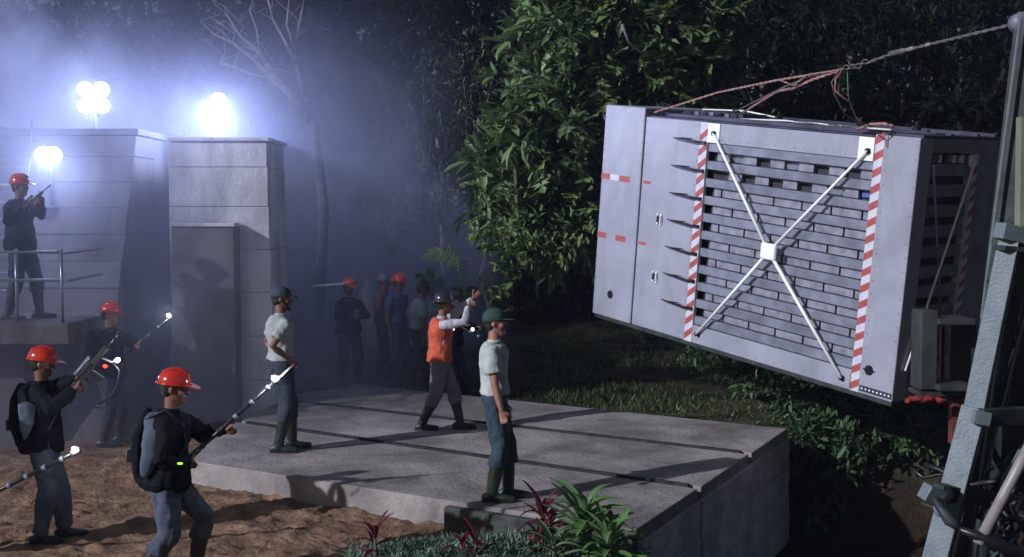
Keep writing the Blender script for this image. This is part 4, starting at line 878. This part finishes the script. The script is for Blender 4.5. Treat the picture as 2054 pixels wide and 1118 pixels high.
def limb(g, a, b, r0, r1, wob=.12, n=6, seg=7):
    a, b = V(a), V(b); pts = []; L = (b - a).length
    for i in range(seg + 1):
        t = i / seg; w = V((random.uniform(-1, 1), random.uniform(-1, 1), random.uniform(-1, 1))) * wob * L * .25 * math.sin(PI * t); pts.append(a.lerp(b, t) + w)
    g.tube(pts, [r0 + (r1 - r0) * i / seg for i in range(seg + 1)], n); return pts
def tree(name, blobs, base, label, dens, k, size, width, mt, bark, r0=.16, group=None, limbs=9, **kw):
    bx_, by_ = base; bz = gz(bx_, by_) - .1
    t = setp(empty(name, (bx_, by_, bz)), label, 'tree', group); o = V((bx_, by_, bz))
    cs = [at(px, py, Yd) for px, py, rp, Yd in blobs]; cen = sum(cs, V()) / len(cs)
    g = G(); top = V((cen.x * .8 + bx_ * .2, cen.y * .8 + by_ * .2, cen.z)) - o
    pts = limb(g, (0, 0, 0), top, r0, r0 * .35, .10, 8, 9)
    for c in cs[:limbs * 2]:
        q = pts[random.randint(3, 8)]; limb(g, q, V(c) - o, r0 * .30, r0 * .07, .25, 5, 6)
    g.build('trunk', bark, t, True)
    c_, P, O = crown('crown', blobs, dens, k, size, width, mt, t, **kw)
    return t, P, O
# big broad-leaved tree behind the cage
bl = [(1120, 70, 105, 20.4), (1230, 40, 120, 20.6), (1070, 185, 78, 20.0), (1150, 180, 100, 20.2), (1090, 285, 100, 19.6), (1180, 290, 95, 20.0), (1000, 335, 62, 19.6), (1045, 400, 88, 19.6), (1140, 410, 95, 20.0), (1040, 475, 50, 19.4), (1130, 490, 60, 19.8), (1330, 70, 120, 20.8), (1310, 160, 80, 20.4), (1420, 60, 100, 21.2), (1420, 170, 70, 21), (1240, 160, 90, 20.6), (1100, -40, 90, 20.6), (1250, -60, 110, 20.8), (985, 430, 38, 19.3), (1015, 230, 34, 19.4), (1215, 420, 60, 19.9)]
bt_, P, O = tree('broadleaf_tree', bl, (5.0, 21.6), 'big broad leaved tree spreading right behind the hanging cage', 6.5, 7, .42, .36, L_BIG, BARK, .22)
# its largest leaves stand singly
def lobed_leaf():
    v = [(0, 0, 0)]; R_ = []; Lh = []
    n = 5
    for i in range(n):
        x0 = .10 + i * .17; w = .30 * math.sin(PI * (x0 + .12)) + .05
        R_ += [(x0, .05, .0), (x0 + .16, w, -.03)]
    tip = (1, 0, -.12)
    vs = [(0, 0, 0)] + R_ + [tip] + [(x, -y, z) for x, y, z in R_[::-1]]
    m = len(vs); ctr = [(x, 0, .03 - .1 * x) for x in (.2, .45, .7)]
    vs += ctr; fs = []
    for i in range(m):
        a, b2 = i, (i + 1) % m; mx = (vs[a][0] + vs[b2][0]) / 2; c = m + (0 if mx < .33 else 1 if mx < .58 else 2); fs.append((a, b2, c))
    fs += [(m, m + 1, 0)][:0]
    return vs, fs
lv, lf = lobed_leaf(); lme = bpy.data.meshes.new('leaf'); lme.from_pydata(lv, [], lf); lme.materials.append(L_BIG)
lme2 = lme.copy(); lme2.materials.clear(); lme2.materials.append(L_LIME)
bo = V(bt_.location); sel = rng.permutation(np.where(O[:, 1] < -.1)[0])[:230]
for i_, i in enumerate(sel):
    p = V(P[i]); d = V(O[i]) + V((random.uniform(-.9, .9), -.5, random.uniform(-.7, .5))); s_ = random.uniform(.32, .58)
    q = bpy.data.objects.new('leaf', lme if random.random() < .86 else lme2); COL.objects.link(q); q.parent = bt_
    q.matrix_local = Matrix.Translation(p - bo + V((0, -.12, 0))) @ (d.to_track_quat('X', 'Z').to_matrix() @ Rx(random.uniform(-.9, .9))).to_4x4() @ Matrix.Scale(s_, 4)
# low limb of yellowish leaves; lit patch put into their paler colour
crown('pale_lit_foliage', [(1010, 430, 44, 18.7), (1150, 450, 36, 18.8), (1060, 500, 30, 18.6), (1000, 480, 34, 18.6), (1095, 478, 26, 18.6), (1075, 450, 32, 18.7), (1130, 500, 24, 18.6), (1010, 545, 34, 18.9), (985, 580, 30, 19), (960, 470, 24, 18.8)], 20, 4, .17, .4, L_LIME, bt_)
L_OLV = leafmat('olive_leaf', (.02, .034, .014), (.075, .09, .038), .15)
tree('slender_tree', [(870, 130, 48, 25), (850, 190, 44, 25), (830, 250, 34, 25), (880, 260, 50, 25), (870, 320, 44, 25), (905, 360, 40, 25), (860, 410, 40, 25)], (-1.2, 25.2), 'slender dark tree with thin trunk, left one of the pair beside the black sky', 14, 5, .20, .28, L_OLV, BARKP, .07, 'pair of slender trees')
tree('slender_tree', [(960, 110, 48, 24.3), (930, 170, 44, 24.3), (985, 170, 38, 24.3), (950, 240, 46, 24.3), (975, 300, 36, 24.3), (925, 300, 36, 24.3), (955, 360, 40, 24.3)], (-.45, 24.4), 'slender dark tree with pale trunk nearer the big broad leaved tree', 14, 5, .20, .28, L_OLV, BARKP, .08, 'pair of slender trees')
dk = [([(1500, 90, 90, 24), (1450, 200, 60, 23), (1560, 40, 100, 24.5), (1600, 170, 80, 24)], (5.2, 24.4), 'dark dense tree directly above the middle of the cage roof'),
      ([(1700, 60, 110, 26), (1680, 190, 80, 25.5), (1780, 160, 80, 26), (1640, 10, 90, 26)], (7.6, 26.4), 'black green tree behind the chain where slings meet'),
      ([(1900, 60, 110, 27), (1880, 190, 90, 26.5), (1980, 160, 90, 27), (2040, 60, 100, 27), (1830, 0, 80, 27)], (10.3, 27.4), 'black green tree at the right edge behind the mast head')]
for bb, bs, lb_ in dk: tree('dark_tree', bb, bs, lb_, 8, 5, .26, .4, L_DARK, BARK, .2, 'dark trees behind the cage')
dl = [([(60, 30, 120, 27), (-60, 100, 120, 27), (150, 100, 110, 27.5), (40, 170, 90, 27)], (-12, 27), 'hazy dark tree top above the leftmost flood light'),
      ([(300, 30, 120, 28.5), (240, 130, 100, 28), (380, 120, 100, 28.5), (330, 230, 90, 28)], (-8.6, 28.4), 'hazy dark tree between the two upper flood lights'),
      ([(520, 110, 90, 30), (600, 200, 90, 30), (480, 250, 90, 29.5), (640, 300, 80, 29)], (-5.6, 29.5), 'hazy dark tree behind the bare branches'),
      ([(720, 260, 80, 30), (700, 350, 80, 29), (770, 340, 80, 29), (640, 420, 80, 28), (780, 190, 50, 30)], (-3.4, 29.5), 'dark tree in the smoke left of the slender pair')]
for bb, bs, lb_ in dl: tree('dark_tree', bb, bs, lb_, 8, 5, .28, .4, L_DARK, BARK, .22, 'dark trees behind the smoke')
# bushes filling the edge of the clearing
bsh = [((860, 480, 60, 28), 'shadowy bush under the slender trees'), ((760, 520, 60, 27), 'dark bush in the smoke behind the far men'), ((1090, 560, 80, 30.5), 'dark undergrowth bush below the pale sapling'), ((1190, 585, 80, 30.5), 'dark undergrowth bush touching the cage corner'),
       ((960, 450, 60, 28), 'dark bush between slender trees and broad leaved tree'), ((960, 570, 70, 29.5), 'dark bush right of the arching frond'), ((600, 560, 80, 26), 'smoke veiled bush behind the tower corner'), ((690, 500, 80, 26.5), 'tall smoke veiled bush behind the far orange hat')]
for (px, py, rp, Yd), lb_ in bsh:
    c = at(px, py, Yd); z0 = gz(c.x, Yd) - .1; t = setp(empty('dark_bush', (c.x, Yd, z0)), lb_, 'bush', 'bushes along the clearing edge')
    bb = [(px + random.uniform(-.7, .7) * rp, py + random.uniform(-.5, .7) * rp, rp * random.uniform(.5, .9), Yd + random.uniform(-.4, .4)) for _ in range(6)]
    crown('foliage', bb, 9, 5, .22, .4, L_DARK if px < 1050 else L_MID if px == 1090 else L_DARK, t)
    g = G(); [limb(g, (0, 0, 0), at(*q[:2], q[3]) - V((c.x, Yd, z0)), .04, .012) for q in bb]; g.build('stem', BARK, t, True)
# far wood closing the clearing (one mass)
fb = []
for i in range(90):
    X_ = random.uniform(-24, 26); Y_ = random.uniform(31, 37); z_ = random.uniform(1.5, 5.2 if -4 < X_ < 1.5 else 8.5)
    c = V((X_, Y_, z_)); fb.append(c)
P = []; O = []
for c in fb:
    m = 130; d = unit(m); P.append(np.array(c) + d * rng.uniform(1.0, 1.9, (m, 1))); O.append(d)
for X_ in np.arange(-9, 20, .95):  # high clumps added to cover the sky and keep it dark
    for z_ in (5.6, 7.0, 8.4, 9.8):
        m = 120; d = unit(m); P.append(np.array((X_ + random.uniform(-.5, .5), 36 + random.uniform(-1, 1), z_ + random.uniform(-.4, .4))) + d * rng.uniform(.6, 1.2, (m, 1))); O.append(d)
for X_ in np.arange(6, 16, 1.1):     # right hand understorey behind the cage
    for z_ in (1.3, 2.6, 3.9): 
        m = 110; d = unit(m); P.append(np.array((X_, 22.5 + random.uniform(-1, 1), z_)) + d * rng.uniform(.7, 1.3, (m, 1))); O.append(d)
P = np.concatenate(P); O = np.concatenate(O); v, f = rosettes(P, O, 4, .40, .45); fw_ = npmesh('far_wood', v, f, leafmat('dark_wood_leaf', (.002, .004, .003), (.007, .012, .006), .1)); setp(fw_, kind='stuff')  # night darkness of the wood put into the leaf colour
# bare tree in the smoke
bt = setp(empty('bare_tree', (-3.65, 22.9, gz(-3.65, 22.9))), 'bare pale leafless tree with forked branches in the smoke', 'tree'); bo = V(bt.location)
def bpath(pts, r0, r1, g):
    q = [at(x, y, Yd - 1.6) - bo for x, y, Yd in pts]; n_ = len(q) - 1; g.tube(q, [r0 + (r1 - r0) * i / n_ for i in range(n_ + 1)], 7)
TW = []
g = G(); bpath([(640, 640, 24.5), (650, 420, 24.5), (628, 250, 24.3), (612, 205, 24.2)], .11, .085, g); g.build('trunk', BARKP, bt, True)
for pts, r0 in (([(625, 245, 24.3), (590, 195, 24), (545, 158, 24), (510, 120, 24), (465, 85, 23.8), (430, 70, 23.8)], .085), ([(600, 205, 24.2), (560, 165, 24), (520, 105, 24), (480, 70, 24), (455, 30, 24)], .065), ([(612, 205, 24.2), (600, 150, 24.3), (590, 100, 24.4), (600, 50, 24.5), (612, -10, 24.5)], .05),
                ([(596, 128, 24.3), (570, 80, 24.3), (548, 40, 24.2), (535, -10, 24.2)], .04), ([(592, 100, 24.4), (575, 50, 24.3), (580, 0, 24.3)], .025), ([(545, 158, 24), (505, 150, 24), (470, 135, 23.9), (440, 128, 23.9)], .025), ([(520, 105, 24), (515, 60, 24), (500, 20, 24)], .022), ([(598, 150, 24.3), (560, 140, 24.2), (530, 133, 24.2)], .018)):
    g = G(); bpath(pts, r0, .012, g)
    g.build('branch', BARKP, bt, True)
    for x, y, Yd in pts[2:]:
        for _ in range(2): TW.append([(x, y, Yd), (x + random.uniform(-30, 20), y - random.uniform(5, 30), Yd), (x + random.uniform(-50, 30), y - random.uniform(20, 60), Yd)])
g = G()
for q in TW: bpath(q, .012, .004, g)
g.build('twigs', BARKP, bt, True)['kind'] = 'stuff'
# visible pale branches in the big tree
for pts in ([(1248, 50), (1262, 85), (1290, 108), (1335, 118)], [(1050, 142), (1080, 155), (1120, 160)], [(1030, 235), (1060, 250), (1100, 240), (1135, 270), (1110, 280)], [(1085, 325), (1097, 350), (1096, 375)]):
    q = [at(x, y, 19.1 + .25 * i_) for i_, (x, y) in enumerate(pts)]; q.append(q[-1] + V((.3, .9, -.3)))
    G().tube([p_ - V(bt_.location) for p_ in q], [.026 - .003 * i_ for i_ in range(len(q))], 6).build('branch', BARKP, bt_, True)
# arching palm frond pair
def frond(root, pts, ln, wd, mt, nleaf=26, nm='frond'):
    pts = [V(p) for p in pts]; g = G(); g.tube(pts, [.018 - .012 * i / (len(pts) - 1) for i in range(len(pts))], 6)
    P_, D_2, U2 = [], [], []
    for i in range(nleaf):
        t = (i + .5) / nleaf * (len(pts) - 1); a = int(t); p = pts[a].lerp(pts[min(a + 1, len(pts) - 1)], t - a); tg = (pts[min(a + 1, len(pts) - 1)] - pts[a]).normalized()
        sd = tg.cross(V((0, -1, 0.2))).normalized()
        for s_ in (1, -1): P_.append(p); D_2.append(tg * .6 + sd * s_ + V((0, 0, -.5))); U2.append(V((0, -1, .5)))
    v, f = leaves(np.array(P_), np.array(D_2), np.array(U2), ln * np.sin(np.linspace(.35, PI - .2, len(P_))), wd)
    b0 = len(g.v); g.v += [tuple(q) for q in v]; g.f += [tuple(int(c) + b0 for c in q) for q in f]
    return g.build(nm, mt, root)
pm = setp(empty('fern_palm', (-.95, 20.6, 0)), 'arching pale palm fronds curving over the men under the trees', 'palm'); po = V(pm.location)
frond(pm, [at(x, y, 20.4) - po for x, y in ((905, 680), (925, 560), (918, 525), (895, 507), (865, 508), (845, 522))], .20, .22, L_LIME)
frond(pm, [at(x, y, 20.4) - po for x, y in ((905, 680), (885, 600), (870, 565), (852, 552), (835, 560))], .22, .22, L_FERN)
frond(pm, [at(x, y, 20.6) - po for x, y in ((905, 680), (912, 620), (935, 590), (962, 580))], .2, .22, L_FERN)
# vine bush on the pit bank under the cage
vb = setp(empty('vine_bush', (5.0, 15.6, -.3)), 'leafy green bush hanging over the pit bank beneath the cage', 'bush')
bb = [(1560, 775, 35, 16.5), (1600, 800, 45, 16.3), (1660, 820, 55, 16), (1720, 850, 50, 15.7), (1780, 860, 45, 15.5), (1820, 880, 35, 15.4), (1640, 880, 55, 15.6), (1600, 940, 45, 15.3), (1610, 900, 50, 15.6), (1650, 990, 35, 15), (1700, 790, 50, 16.4), (1770, 800, 40, 16.3), (1830, 840, 40, 15.6), (1860, 900, 30, 15.3), (1700, 900, 45, 15.4), (1680, 950, 35, 15.2), (1640, 1030, 26, 14.9), (1540, 740, 40, 17.2), (1500, 760, 30, 17.2)]
crown('foliage', bb, 24, 5, .19, .42, L_MID, vb); g = G()
for q in bb[::2]: limb(g, (0, .4, .2), at(*q[:2], q[3]) - V(vb.location), .03, .01)
g.build('stem', BARK, vb, True)
for i, (px, py, Yd) in enumerate(((1380, 700, 19.5), (1300, 680, 19.8), (1450, 720, 18.5))):
    c = at(px, py, Yd); t = setp(empty('low_bush', (c.x, Yd, gz(c.x, Yd))), ['small dark shrub below the cage centre on the grass', 'small dark shrub near the left bottom corner of cage', 'small dark shrub left of the hanging bush'][i], 'bush', 'small shrubs under the cage')
    crown('foliage', [(px + random.uniform(-30, 30), py + random.uniform(-10, 20), 26, Yd + random.uniform(-.3, .3)) for _ in range(4)], 14, 4, .15, .4, L_MID if i != 1 else L_DARK, t)
# grass beyond the platform
N = 60000; gxx = rng.uniform(-4, 9, N); gyy = 15.2 + rng.random(N) ** 1.15 * 15.5
ok = ((gxx - 3.46) * .57 + (gyy - 14.9) * .82 > .25) & (np.sin(gxx * 1.7) + np.sin(gyy * 1.3 + gxx) + rng.normal(size=N) * .7 > -.55 - .0 * gxx); ok &= ~((gxx > 3.0) & (gyy < 16.4)); gxx, gyy = gxx[ok], gyy[ok]; N = len(gxx)
gzz = ground_z(gxx, gyy)[0]; a = rng.uniform(0, 2 * PI, N); h = rng.uniform(.02, .075, N) * (1 + .8 * (np.sin(gxx * .9) > .5)); w = .008 + .010 * rng.random(N)
base = np.stack([gxx, gyy, gzz + .0], 1); s3 = np.stack([np.cos(a) * w, np.sin(a) * w, 0 * a], 1); tip = base + np.stack([rng.normal(size=N) * .04, rng.normal(size=N) * .04, h], 1)
v = np.stack([base - s3, base + s3, tip], 1).reshape(-1, 3); f = np.arange(3 * N).reshape(-1, 3); setp(npmesh('grass', v, f, L_GRASS), kind='stuff')
# ferny ground cover in the foreground and weeds
N = 3600; gxx = rng.normal(-.35, .62, N); gyy = rng.uniform(8.6, 9.95, N); ok = (gxx > -1.35 + (9.9 - gyy) * .1) & (gxx < 1.1); gxx, gyy = gxx[ok], gyy[ok]
gzz = ground_z(gxx, gyy)[0]; c = np.stack([gxx, gyy, gzz + .04 + .08 * rng.random(len(gxx))], 1); o_ = np.tile([0, 0, 1.0], (len(c), 1))
v, f = rosettes(c, o_, 6, .11, .2, jit=.02, droop=.1); setp(npmesh('ground_cover', v, f, leafmat('cover_leaf', (.09, .16, .10), (.22, .31, .22))), kind='stuff')
# dead leaves and debris on the sand edges
N = 900; gxx = rng.uniform(-5, 5, N); gyy = rng.uniform(9, 17, N); 
P_ = np.stack([gxx, gyy, ground_z(gxx, gyy)[0] + .03], 1); keep = ((P_[:, 0] + 3.7) * .53 + (P_[:, 1] - 13) * .85 < -.15); P_ = P_[keep]
d_ = unit(len(P_)); d_[:, 2] *= .15; v, f = leaves(P_, d_, unit(len(P_)) * .3 + np.array([0, 0, 1.]), rng.uniform(.03, .09, len(P_)), .45)
setp(npmesh('leaf_litter', v, f, leafmat('dead_leaf', (.05, .03, .015), (.20, .12, .06), .1)), kind='stuff')
# dracaena and ti plants: every leaf its own part
def strap_mesh(nm, mt, w, droop, seg=6):
    vs = []; fs = []
    for i in range(seg + 1):
        t = i / seg; ww = w * math.sin(PI * min(1, t * .92 + .08)) ** .75 if i < seg else .002; x = t * (1 - .25 * droop * t); z = .25 * t - droop * t * t * .6
        vs += [(x, -ww, z + .03 * ww / w), (x, 0, z - .02), (x, ww, z + .03 * ww / w)]
        if i: b0 = 3 * (i - 1); fs += [(b0, b0 + 1, b0 + 4, b0 + 3), (b0 + 1, b0 + 2, b0 + 5, b0 + 4)]
    me = bpy.data.meshes.new(nm); me.from_pydata(vs, [], fs); me.materials.append(mt); me.polygons.foreach_set('use_smooth', [True] * len(fs)); return me
def rosette_plant(nm, px, py, Yd, label, group, mt, n_, ln, w, mats2=None, stem=.35, cat='plant', heads=1):
    c = at(px, py, Yd); z0 = gz(c.x, Yd) - .02; t = setp(empty(nm, (c.x, Yd, z0)), label, cat, group)
    ms = [strap_mesh('leaf', random.choice(mt), w * random.uniform(.8, 1.2), dr) for dr in (.3, .6, .9, 1.2)]
    for hd in range(heads):
        ho = V((random.uniform(-.14, .14), random.uniform(-.1, .1), 0)) * (hd > 0); top = V((0, 0, max(.08, c.z - z0))) * random.uniform(.75, 1) + ho
        G().tube([(0, 0, 0), top * .5 + V((.01, 0, 0)), top + V((0, 0, .05))], [.022, .018, .012], 7).build('stem', BARK, t, True)
        m = n_ // heads
        for i in range(m):
            fr = i / m; el = 1.25 - 1.5 * fr + random.uniform(-.15, .15); az = i * 2.4 + random.uniform(-.3, .3); q = bpy.data.objects.new('leaf', random.choice(ms)); COL.objects.link(q); q.parent = t
            q.matrix_local = Matrix.Translation(top + V((0, 0, .08 - .22 * fr))) @ Matrix.Rotation(az, 4, 'Z') @ Matrix.Rotation(-el * .8, 4, 'Y') @ Matrix.Rotation(random.uniform(-.4, .4), 4, 'X') @ Matrix.Scale(ln * random.uniform(.7, 1.1), 4)
    return t
L_DR2 = leafmat('dracaena_pale', (.10, .18, .08), (.20, .30, .14))
rosette_plant('dracaena', 1170, 1035, 9.3, 'large bright green broad leaved plant in front of the platform corner', None, [L_DRAC, L_DRAC, L_DR2], 40, .48, .10)
rosette_plant('dracaena', 1225, 1085, 9.1, 'green strappy plant low at the right of the tallest foreground plant', None, [L_DRAC, L_DR2], 30, .42, .09)
rosette_plant('dracaena', 1110, 1105, 9.0, 'green strappy plant lowest in front at the frame bottom', None, [L_DRAC, L_DR2], 20, .30, .08)
rosette_plant('ti_plant', 1090, 1040, 9.5, 'dark red leaved plant left of the big green one', None, [L_TI], 30, .30, .085, heads=2)
rosette_plant('ti_plant', 752, 1090, 9.3, 'dark red leaved plant standing alone on the sand at left', None, [L_TI], 12, .30, .08)
rosette_plant('ti_plant', 925, 1100, 9.1, 'dark red leaved plant in the pale ground cover', None, [L_TI], 20, .25, .085, heads=2)
rosette_plant('ti_plant', 1080, 1090, 9.2, 'dark red leaved plant lowest beside the green plants', None, [L_TI], 16, .24, .085)
# ------------------------------------------------------------------ smoke and haze
def volume_box(name, lo, hi, col, dens, nodes=None, aniso=.2):
    o = G().box(lo, hi).build(name, None or bpy.data.materials.new(name + '_volume')); m = o.data.materials[0]; m.use_nodes = True; nt = m.node_tree; n, l = nt.nodes, nt.links
    n.remove(n['Principled BSDF']); pv = n.new('ShaderNodeVolumePrincipled'); pv.inputs['Color'].default_value = (*col, 1); pv.inputs['Density'].default_value = dens; pv.inputs['Anisotropy'].default_value = aniso
    l.new(pv.outputs[0], n['Material Output'].inputs['Volume'])
    if nodes: nodes(n, l, pv)
    setp(o, kind='stuff'); return o
def smoke_nodes(n, l, pv):
    tc = n.new('ShaderNodeTexCoord'); sx = n.new('ShaderNodeSeparateXYZ'); l.new(tc.outputs['Object'], sx.inputs[0])
    def M(op, a, b=None, c=None, clamp=False):
        q = n.new('ShaderNodeMath'); q.operation = op; q.use_clamp = clamp
        for i, t in enumerate((a, b, c)):
            if t is None: continue
            if isinstance(t, (int, float)): q.inputs[i].default_value = t
            else: l.new(t, q.inputs[i])
        return q.outputs[0]
    def noise_(sc_, det, dist=0., off=(0, 0, 0)):
        mp = n.new('ShaderNodeMapping'); mp.inputs['Location'].default_value = off; mp.inputs['Scale'].default_value = (1, 1, .8); l.new(tc.outputs['Object'], mp.inputs[0])
        z_ = n.new('ShaderNodeTexNoise'); z_.inputs['Scale'].default_value = sc_; z_.inputs['Detail'].default_value = det; z_.inputs['Distortion'].default_value = dist; l.new(mp.outputs[0], z_.inputs['Vector']); return z_.outputs[0]
    x, y, z = sx.outputs
    nb = noise_(.55, 4.5, .8)
    # right boundary leans outwards towards the ground and is ragged
    edge = M('ADD', M('MULTIPLY', z, -.72), M('MULTIPLY', M('SUBTRACT', nb, .5), 4.6))
    msk = M('SUBTRACT', M('MINIMUM', M('ADD', edge, SM_X), M('MULTIPLY_ADD', nb, 2.0, -1.0)), x); msk = M('DIVIDE', msk, .9, clamp=True)
    top = M('DIVIDE', M('SUBTRACT', M('MULTIPLY_ADD', nb, 6.5, 2.2), z), 2.4, clamp=True); y0 = M('MINIMUM', M('MAXIMUM', M('MULTIPLY_ADD', x, 2.3, 26.4), 13.9), 20.5); fr = M('DIVIDE', M('SUBTRACT', y, y0), 2.2, clamp=True)
    nz = M('MULTIPLY', M('SUBTRACT', noise_(.50, 4, 1.1, (5, 2, 1)), .46), 9.0, clamp=True)
    dn = M('MULTIPLY', M('MULTIPLY', msk, top), M('MULTIPLY', fr, M('ADD', M('MULTIPLY', nz, .85), .12)))
    # denser plume drifting past the left roof lamp
    dx = M('SUBTRACT', x, M('MULTIPLY_ADD', z, -.55, -4.75)); dy_ = M('SUBTRACT', y, 18.2)
    dd = M('ADD', M('MULTIPLY', dx, dx), M('MULTIPLY', M('MULTIPLY', dy_, dy_), .4)); pm_ = M('MULTIPLY', M('SUBTRACT', 1, M('DIVIDE', dd, 1.3), None, True), M('DIVIDE', M('SUBTRACT', z, 4.0), 1.2, None, True))
    pm_ = M('MULTIPLY', pm_, M('MULTIPLY', M('SUBTRACT', noise_(1.1, 4, .8, (3, 8, 1)), .38), 3.5, None, True))
    ex, ey, ez = M('ADD', x, 6.35), M('ADD', y, -15.9), M('ADD', z, -3.75)  # round puff added to give the balcony flood light a halo
    e2 = M('ADD', M('ADD', M('MULTIPLY', ex, ex), M('MULTIPLY', ey, ey)), M('MULTIPLY', ez, ez))
    pm_ = M('ADD', pm_, M('MULTIPLY', M('SUBTRACT', 1, M('DIVIDE', e2, .9), None, True), .55))
    vx = M('DIVIDE', M('SUBTRACT', -.6, x), 3.0, clamp=True); vy = M('DIVIDE', M('SUBTRACT', y, M('MULTIPLY_ADD', x, .5, 15.2)), 1.5, clamp=True)
    veil = M('MULTIPLY', M('MULTIPLY', vx, vy), M('MULTIPLY_ADD', M('MULTIPLY', M('SUBTRACT', noise_(.8, 3, .5, (1, 1, 4)), .38), 4, clamp=True), .065, .045))
    veil = M('MULTIPLY', veil, M('DIVIDE', M('SUBTRACT', 6.5, z), 2.5, clamp=True))
    dn = M('ADD', dn, M('DIVIDE', veil, SM_D))
    l.new(M('ADD', M('MULTIPLY', dn, SM_D), M('MULTIPLY', pm_, 1.0)), pv.inputs['Density'])
SM_X, SM_D = 1.7, .36
volume_box('smoke', (-17, 11.5, .02), (3.2, 27, 9.5), (.66, .72, 1.0), 0, smoke_nodes, .3)
volume_box('haze', (-45, -6, -3.2), (45, 60, 12.6), (.62, .70, 1.0), .0010)
